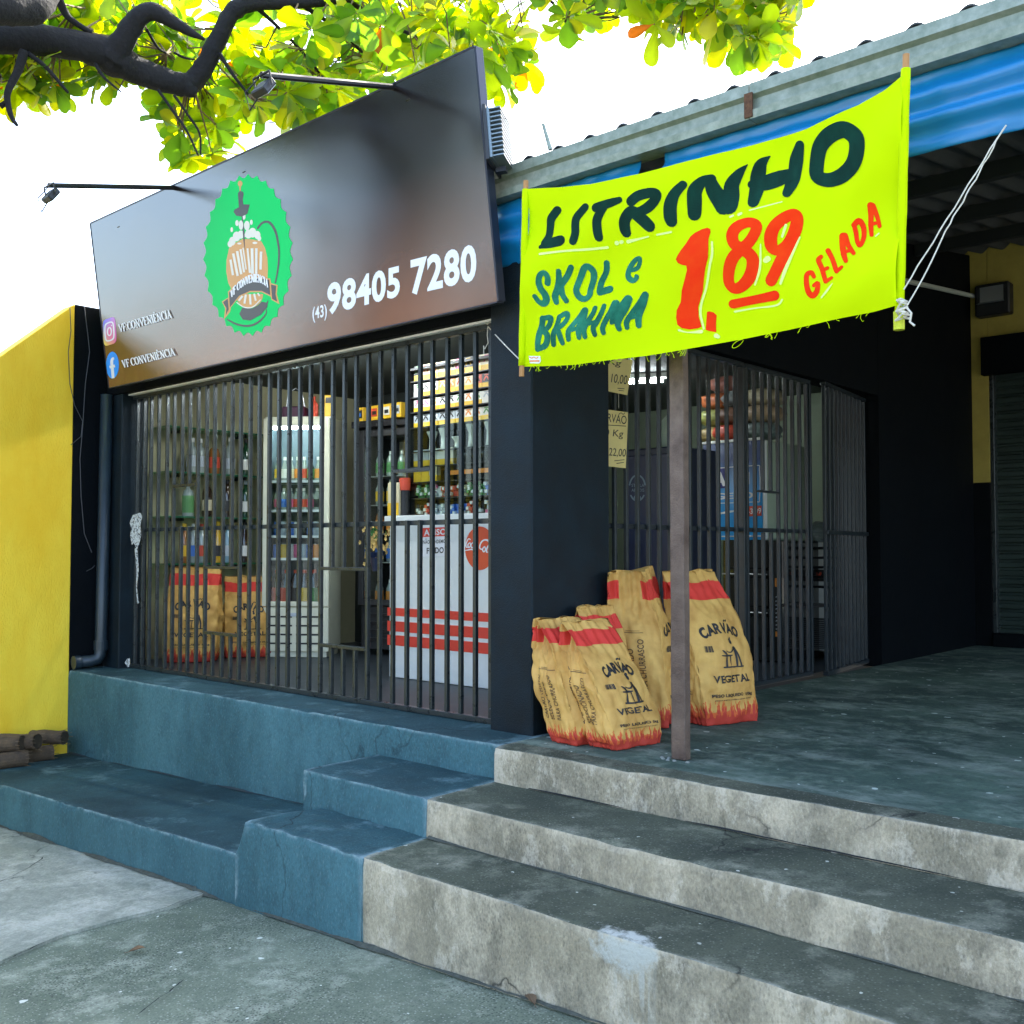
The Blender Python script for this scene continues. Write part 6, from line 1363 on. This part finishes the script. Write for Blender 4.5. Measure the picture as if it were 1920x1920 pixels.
# goods heaped on the ice cabinet
rnd = random.Random(21)
cols = [(.40, .30, .12), (.45, .06, .03), (.10, .14, .13), (.30, .33, .10), (.16, .08, .05), (.34, .26, .16), (.42, .12, .04), (.18, .20, .20), (.36, .32, .2), (.25, .10, .07)]
wh = ['tan', 'bright red', 'dark grey', 'yellow green', 'dark brown', 'straw coloured', 'orange red', 'slate grey', 'cream', 'maroon']
sp_ = [(-4.75, 7.75, 2.515), (-4.45, 7.70, 2.515), (-4.18, 7.72, 2.515), (-4.68, 7.72, 2.66), (-4.40, 7.70, 2.66), (-4.16, 7.74, 2.66), (-4.62, 7.75, 2.80), (-4.36, 7.72, 2.80), (-4.16, 7.75, 2.80), (-4.5, 7.75, 2.94)]
for i, (x, y, z) in enumerate(sp_):
    x = max(x, -4.58) if i != 0 else -4.60
    o = thing('goods_packet', '%s packet in the heap on top of the ice cabinet' % wh[i], 'packet', (x, y, z), 'packets heaped on the ice cabinet')
    b = MB(); n = 14
    for a_i in range(n + 1):
        for j in range(n + 1):
            u, v = a_i / n * math.pi, j / n * 2 * math.pi; d = Vector((math.sin(u) * math.cos(v), math.sin(u) * math.sin(v), math.cos(u))); f = [math.copysign(abs(q_) ** .7, q_) for q_ in d]; r_ = 1 + .22 * noise.noise(d * 2.2 + Vector((i * 3, 0, 0)))
            b.v.append(Vector((f[0] * .15 * r_, f[1] * .18 * r_, .072 + f[2] * .072)))
    for a_i in range(n):
        for j in range(n): a = a_i * (n + 1) + j; b.f.append([a, a + n + 1, a + n + 2, a + 1]); b.m.append(0)
    b.build('wrapper', [mat('packet_colour_%s' % wh[i].replace(' ', '_'), cols[i], .4, var=.6, vs=9)], o, smooth=True, local=True)
wp = thing('water_jug', 'pale green plastic hood behind the post on the beer fridge', 'plastic hood', (-4.9, 6.1, bzt + .001))
q0 = on(1232, 798, 1, 6.1); q1 = on(1262, 775, 1, 6.1); b = MB().lathe((q1.x, 6.1, bzt + .001), [(.10, 0), (.10, .18), (.04, .24), (.035, .28)], 16); b.build('shell', [mat('pale_green_plastic', (.35, .45, .38), .5)], wp, smooth=True)

# ------------------------------------------------------------------ tree hanging over the shop
leafm = bpy.data.materials.new('almond_leaf'); leafm.use_nodes = True; t = leafm.node_tree; p = t.nodes['Principled BSDF']; p.inputs['Roughness'].default_value = .42
at = N(t, 'VertexColor'); at.layer_name = 'tint'; t.links.new(at.outputs[0], p.inputs['Base Color'])
tl = N(t, 'BsdfTranslucent'); hs = N(t, 'HueSaturation'); hs.inputs['Value'].default_value = 3.9; hs.inputs['Hue'].default_value = .478; hs.inputs['Saturation'].default_value = 1.1
t.links.new(at.outputs[0], hs.inputs['Color']); t.links.new(hs.outputs[0], tl.inputs[0]); mx = N(t, 'MixShader'); mx.inputs[0].default_value = .55
t.links.new(p.outputs[0], mx.inputs[1]); t.links.new(tl.outputs[0], mx.inputs[2]); t.links.new(mx.outputs[0], t.nodes['Material Output'].inputs[0])
tree = thing('almond_tree', 'large leaved tropical almond tree whose dark limbs and yellow green leaves hang over the sign', 'tree', (-9.4, 1.5, -.6))
LD = 7.2
def limb(P_, d0=LD, d1=LD): return [atd(x, y, d0 + (d1 - d0) * i / (len(P_) - 1)) for i, (x, y, w_) in enumerate(P_)], [w_ / 2 / FPX * (d0 + (d1 - d0) * i / (len(P_) - 1)) for i, (x, y, w_) in enumerate(P_)]
def sm(P_): return smooth_pts([tuple(q_) for q_ in P_], False, 5)
limbs = []
b = MB()
defs = [([(-420, 150, 90), (-200, 70, 56), (-60, 70, 50), (50, 72, 46), (110, 80, 46), (180, 95, 50), (215, 110, 58), (255, 130, 44), (300, 148, 40), (340, 158, 38), (362, 152, 34), (385, 122, 31), (405, 80, 29), (425, 40, 27), (442, 18, 29), (475, 8, 21), (560, 5, 18), (640, -5, 16), (800, -60, 14), (950, -160, 10)], 7.2, 7.6),
        ([(208, 110, 50), (232, 75, 38), (256, 38, 32), (285, 22, 28), (330, 45, 21), (360, 62, 13), (384, 74, 4)], 7.3, 7.2),
        ([(340, 155, 34), (356, 168, 26), (367, 176, 16)], 7.38, 7.36), ([(-250, 20, 60), (-60, 8, 62), (10, 8, 62), (60, 8, 56), (92, -30, 44), (150, -160, 30)], 6.6, 7.2),
        ([(45, 96, 15), (32, 135, 13), (14, 175, 11), (20, 215, 8), (32, 235, 5)], 7.2, 7.0), ([(52, 100, 8), (85, 125, 7), (128, 174, 4)], 7.2, 7.1), ([(178, 118, 6), (195, 145, 5), (227, 172, 2.5)], 7.25, 7.1),
        ([(108, -10, 14), (120, 20, 12), (135, 38, 10), (172, 62, 7)], 7.3, 7.3), ([(296, 168, 5), (322, 205, 4.5), (350, 245, 4), (372, 292, 3)], 7.3, 7.1), ([(326, 178, 5), (352, 215, 4), (374, 250, 3.5), (376, 290, 2.5)], 7.3, 7.2),
        ([(412, 100, 7), (430, 130, 6), (466, 178, 4)], 7.4, 7.3), ([(470, 5, 9), (510, 40, 6), (560, 90, 5), (610, 150, 4)], 7.5, 7.7), ([(560, 5, 9), (640, 60, 6), (690, 110, 5)], 7.6, 8.0), ([(640, -5, 9), (740, 50, 6), (830, 90, 5), (930, 120, 3)], 7.6, 8.2),
        ([(800, -60, 10), (1000, -20, 6), (1060, 40, 4)], 7.6, 8.0), ([(950, -160, 10), (1150, -60, 8), (1250, 10, 6), (1320, 30, 3)], 7.6, 7.6), ([(1150, -60, 7), (1350, -30, 6), (1410, 40, 4), (1440, 80, 3)], 7.6, 7.7),
        ([(0, 140, 9), (-20, 150, 8), (-80, 130, 8)], 7.2, 7.2), ([(0, 200, 9), (15, 190, 6)], 7.1, 7.1), ([(275, 55, 5), (295, 88, 4), (312, 100, 3)], 7.3, 7.4), ([(325, 98, 4), (345, 108, 4), (366, 112, 2)], 7.3, 7.3)]
for P_, d0, d1 in defs:
    pts, rr = limb(P_, d0, d1); Q = sm([(*p_, ) for p_ in pts]); Q = [Vector(q_) for q_ in Q]; k = 5
    RR = [rr[min(i // k, len(rr) - 1)] * (1 - (i % k) / k) + rr[min(i // k + 1, len(rr) - 1)] * ((i % k) / k) for i in range(len(Q))]
    b.tube(Q, RR, 10, wob=.16); limbs += [(q_, r_) for q_, r_ in zip(Q, RR)]
s0 = atd(-420, 150, 7.2); tb = Vector((-9.4, 1.5, -.6))
b.tube([tb, tb + Vector((0, .05, 1.4)), tb.lerp(s0, .55) + Vector((.1, 0, .2)), s0.lerp(tb, .15), s0], [.34, .28, .24, .2, .17], 14, wob=.15)
s1 = atd(-250, 30, 6.6); b.tube([tb.lerp(s0, .6), tb.lerp(s1, .8) + Vector((0, 0, .1)), s1], [.2, .18, .15], 12, wob=.15)
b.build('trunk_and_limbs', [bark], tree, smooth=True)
rnd = random.Random(42)
def low(x):   # lower edge of the foliage in the photo
    return ip([(-300, 190), (0, 190), (60, 200), (110, 185), (150, 165), (240, 178), (262, 150), (290, 165), (300, 240), (335, 285), (350, 330), (400, 330), (530, 250), (700, 180), (860, 130), (905, 185), (985, 165), (1000, 60), (1060, 85), (1125, 55), (1135, -20), (1180, -20), (1190, 55), (1240, 90), (1300, 75), (1370, 110), (1440, 120), (1475, 85), (1510, 10), (1530, -60), (1700, -90)], x)
leaves = MB(); twigs = MB()
def leaf(base, d, n_, L_, W_, col, curl):
    d = d.normalized(); sd = d.cross(n_).normalized(); n_ = sd.cross(d).normalized(); k = len(leaves.v)
    prof = [(0, .03), (.12, .10), (.35, .55), (.6, .92), (.8, 1.0), (.93, .72), (1.0, .18)]
    for s_, wd in prof:
        c = base + d * L_ * s_ - n_ * curl * L_ * s_ * s_; f = W_ / 2 * wd
        leaves.v += [c - sd * f + n_ * f * .28, c, c + sd * f + n_ * f * .28]
        vv = 1 + .12 * math.sin(s_ * 9); leaves.c += [(*[q_ * vv for q_ in col], 1), (*[q_ * 1.25 for q_ in col], 1), (*[q_ * vv for q_ in col], 1)]
    for i in range(len(prof) - 1):
        a = k + i * 3; leaves.f += [[a, a + 1, a + 4, a + 3], [a + 1, a + 2, a + 5, a + 4]]; leaves.m += [0, 0]
def rosette(c, axis, s_=1.):
    n = rnd.randint(6, 9); x = axis.orthogonal().normalized(); y = axis.cross(x); th0 = rnd.uniform(0, 6.28); old = rnd.random()
    for i in range(n):
        a = th0 + i * 2.4; el = rnd.uniform(.05, .9); d = (x * math.cos(a) + y * math.sin(a)) * math.cos(el) + axis * math.sin(el) * .8; d.z -= rnd.uniform(.0, .35)
        L_ = rnd.uniform(.09, .23) * s_; q_ = rnd.random()
        if q_ < .50: col = (.115, .18, .010)
        elif q_ < .80: col = (.045, .11, .012)
        elif q_ < .988: col = (.17, .19, .008)
        else: col = (.22, .085, .012)
        k = rnd.uniform(.75, 1.25); leaf(c + d * .01, d, (axis + Vector((0, 0, .8)) + Vector((rnd.gauss(0, .3), rnd.gauss(0, .3), 0))), L_, L_ * rnd.uniform(.50, .62), tuple(v_ * k for v_ in col), rnd.uniform(0, .35))
made = 0; tries = 0
while made < 700 and tries < 14000:
    tries += 1; x = rnd.uniform(-260, 1560); lw_ = low(x); y = lw_ - 24 - abs(rnd.gauss(0, 1)) * 130
    if y < -330: continue
    if x > 960 and y < lw_ - 190: continue
    if 480 < x < 900 and False: continue
    d = rnd.uniform(7.0, 9.2) if x > 520 or y > 190 or rnd.random() < .12 else rnd.uniform(7.55, 9.2)
    c = atd(x, y, d)
    if c.y < 3.75 and c.x > -7.6: 
        if c.z < 4.35: continue
    hole = noise.noise(Vector((x / 85, y / 70, 3.3)))
    if hole > .34 and y > lw_ - 260 and rnd.random() < .85: continue
    if 170 < x < 480 and y < 120 and rnd.random() < .25: continue
    ax = Vector((rnd.gauss(0, .45), rnd.gauss(0, .45), rnd.uniform(-.3, .9))).normalized(); rosette(c, ax, rnd.uniform(.85, 1.2)); made += 1
    best = min(limbs, key=lambda q_: (q_[0] - c).length_squared)[0]
    if (best - c).length < 1.1:
        m1 = best.lerp(c, .5) + Vector((rnd.gauss(0, .06), rnd.gauss(0, .06), -.05)); twigs.tube([best, m1, c + ax * .02], [.007, .005, .0045], 5)
for i in range(150):  # the rest of the crown, above and behind the frame
    c = Vector((rnd.uniform(-13, -3), rnd.uniform(4.2, 10), rnd.uniform(6.2, 8.2))); 
    v_ = c - CAMP; zz = v_.dot(cD)
    if zz > .5:
        X2, Y2 = 960 + FPX * v_.dot(cR) / zz, 960 - FPX * v_.dot(cU) / zz
        if -200 < X2 < 2100 and Y2 > low(X2) - 90: continue
    rosette(c, Vector((rnd.gauss(0, .4), rnd.gauss(0, .4), 1)).normalized(), 1.1)
leaves.build('crown', [leafm], tree, smooth=True); twigs.build('twigs', [bark2], tree)

# ------------------------------------------------------------------ across the street (seen only in reflections)
def house(x0, x1, y0, h, wallc, label, roofc):
    o = thing('street_house', label, 'house', ((x0 + x1) / 2, y0 - 3, gz((x0 + x1) / 2) - .2)); zb = gz(x0) - .5
    P('wall', [(x0, x1, y0 - 6, y0, zb, zb + h)], [mat('house_paint_%d' % abs(int(x0)), wallc, .85, var=.1, vs=2)], o, 0)
    b = MB().add([(x0 - .3, y0 + .4, zb + h), (x1 + .3, y0 + .4, zb + h), (x1 + .3, y0 - 3, zb + h + 1.2), (x0 - .3, y0 - 3, zb + h + 1.2), (x0 - .3, y0 - 6.4, zb + h), (x1 + .3, y0 - 6.4, zb + h)], [(0, 1, 2, 3), (3, 2, 5, 4)]); b.build('roof', [mat('roof_tile_%d' % abs(int(x0)), roofc, .8, var=.3)], o)
    n = int((x1 - x0) / 2.5)
    for i in range(n):
        x = x0 + (i + .5) * (x1 - x0) / n; w_ = P('window', [(x - .5, x + .5, y0 + .002, y0 + .05, zb + 1.6, zb + 2.7)], [white_m], o, .01); P('pane', [(x - .44, x + .44, y0 + .052, y0 + .056, zb + 1.66, zb + 2.64)], [mat('dark_pane', (.03, .04, .05), .1)], w_, 0)
house(-30, -20, -13, 3.6, (.50, .36, .28), 'pinkish house across the street, farthest left', (.25, .10, .06)); house(-18, -9, -13.5, 3.3, (.55, .50, .42), 'cream house across the street, middle one', (.28, .12, .07)); house(-6, 5, -13, 3.8, (.42, .44, .42), 'grey house across the street, farthest right', (.2, .2, .2))
def stree(x, y, h, r_, label, seed):
    o = thing('street_tree', label, 'tree', (x, y, gz(x) - .2), 'trees across the street'); q_ = random.Random(seed); zb = gz(x) - .2
    MB().tube([(x, y, zb), (x + .1, y, zb + h * .3), (x - .1, y + .1, zb + h * .6)], [.22, .16, .1], 10, wob=.2).build('trunk', [bark], o)
    b = MB()
    for i in range(4000):
        d = Vector((q_.gauss(0, 1), q_.gauss(0, 1), q_.gauss(0, .8))).normalized() * r_ * q_.uniform(.45, 1) * (1 + .3 * noise.noise(Vector((i * .01, seed, 0)))); c = Vector((x, y, zb + h * .72)) + d
        u = Vector((q_.gauss(0, 1), q_.gauss(0, 1), q_.gauss(0, 1))).normalized(); v = u.orthogonal().normalized(); s_ = q_.uniform(.12, .25); b.add([c - u * s_, c + v * s_ * .5, c + u * s_, c - v * s_ * .5], [(0, 1, 2, 3)])
    b.build('crown', [mat('street_leaf', (.05, .09, .02), .6)], o)
stree(-10.2, -3.4, 9.4, 1.5, 'round street tree in front of the cream house', 1); stree(-16.5, -11.5, 6.5, 2.2, 'tall street tree between the pinkish and cream houses', 2); stree(-1.5, -11, 5.5, 2.0, 'street tree in front of the grey house', 3)

# a few fallen leaves
rnd = random.Random(77)
for i, (px_, py_, lb, c_) in enumerate(((565, 1716, 'small pale dry leaf at the foot of the blue step corner', (.62, .52, .34)), (250, 1790, 'small brown dry leaf on the pavement near the long crack', (.16, .09, .04)), (1010, 1890, 'curled brown leaf on the pavement below the bare steps', (.13, .08, .04)))):
    p_ = gp(px_, py_) + Vector((0, -.02, .012)); o = thing('fallen_leaf', lb, 'leaf', tuple(p_), rz=i * 1.3)
    b = MB(); L_ = .05 + .015 * i; W_ = L_ * .5; pr = [(0, .05), (.25, .6), (.6, 1), (.85, .7), (1, .1)]
    for s_, wd in pr: b.v += [Vector((s_ * L_, -W_ / 2 * wd, .006 + .010 * wd)), Vector((s_ * L_, 0, .004 + .006 * s_)), Vector((s_ * L_, W_ / 2 * wd, .006 + .012 * wd))]
    for k in range(4): a = 3 * k; b.f += [[a, a + 1, a + 4, a + 3], [a + 1, a + 2, a + 5, a + 4]]; b.m += [0, 0]
    b.build('blade', [mat('dry_leaf_%s' % ('pale', 'brown', 'dark')[i], c_, .8, var=.3, vs=40)], o, local=True)
    MB().tube([(-.018, 0, .004), (0, 0, .005)], .0012, 5).build('stalk', [bark2], o, local=True)
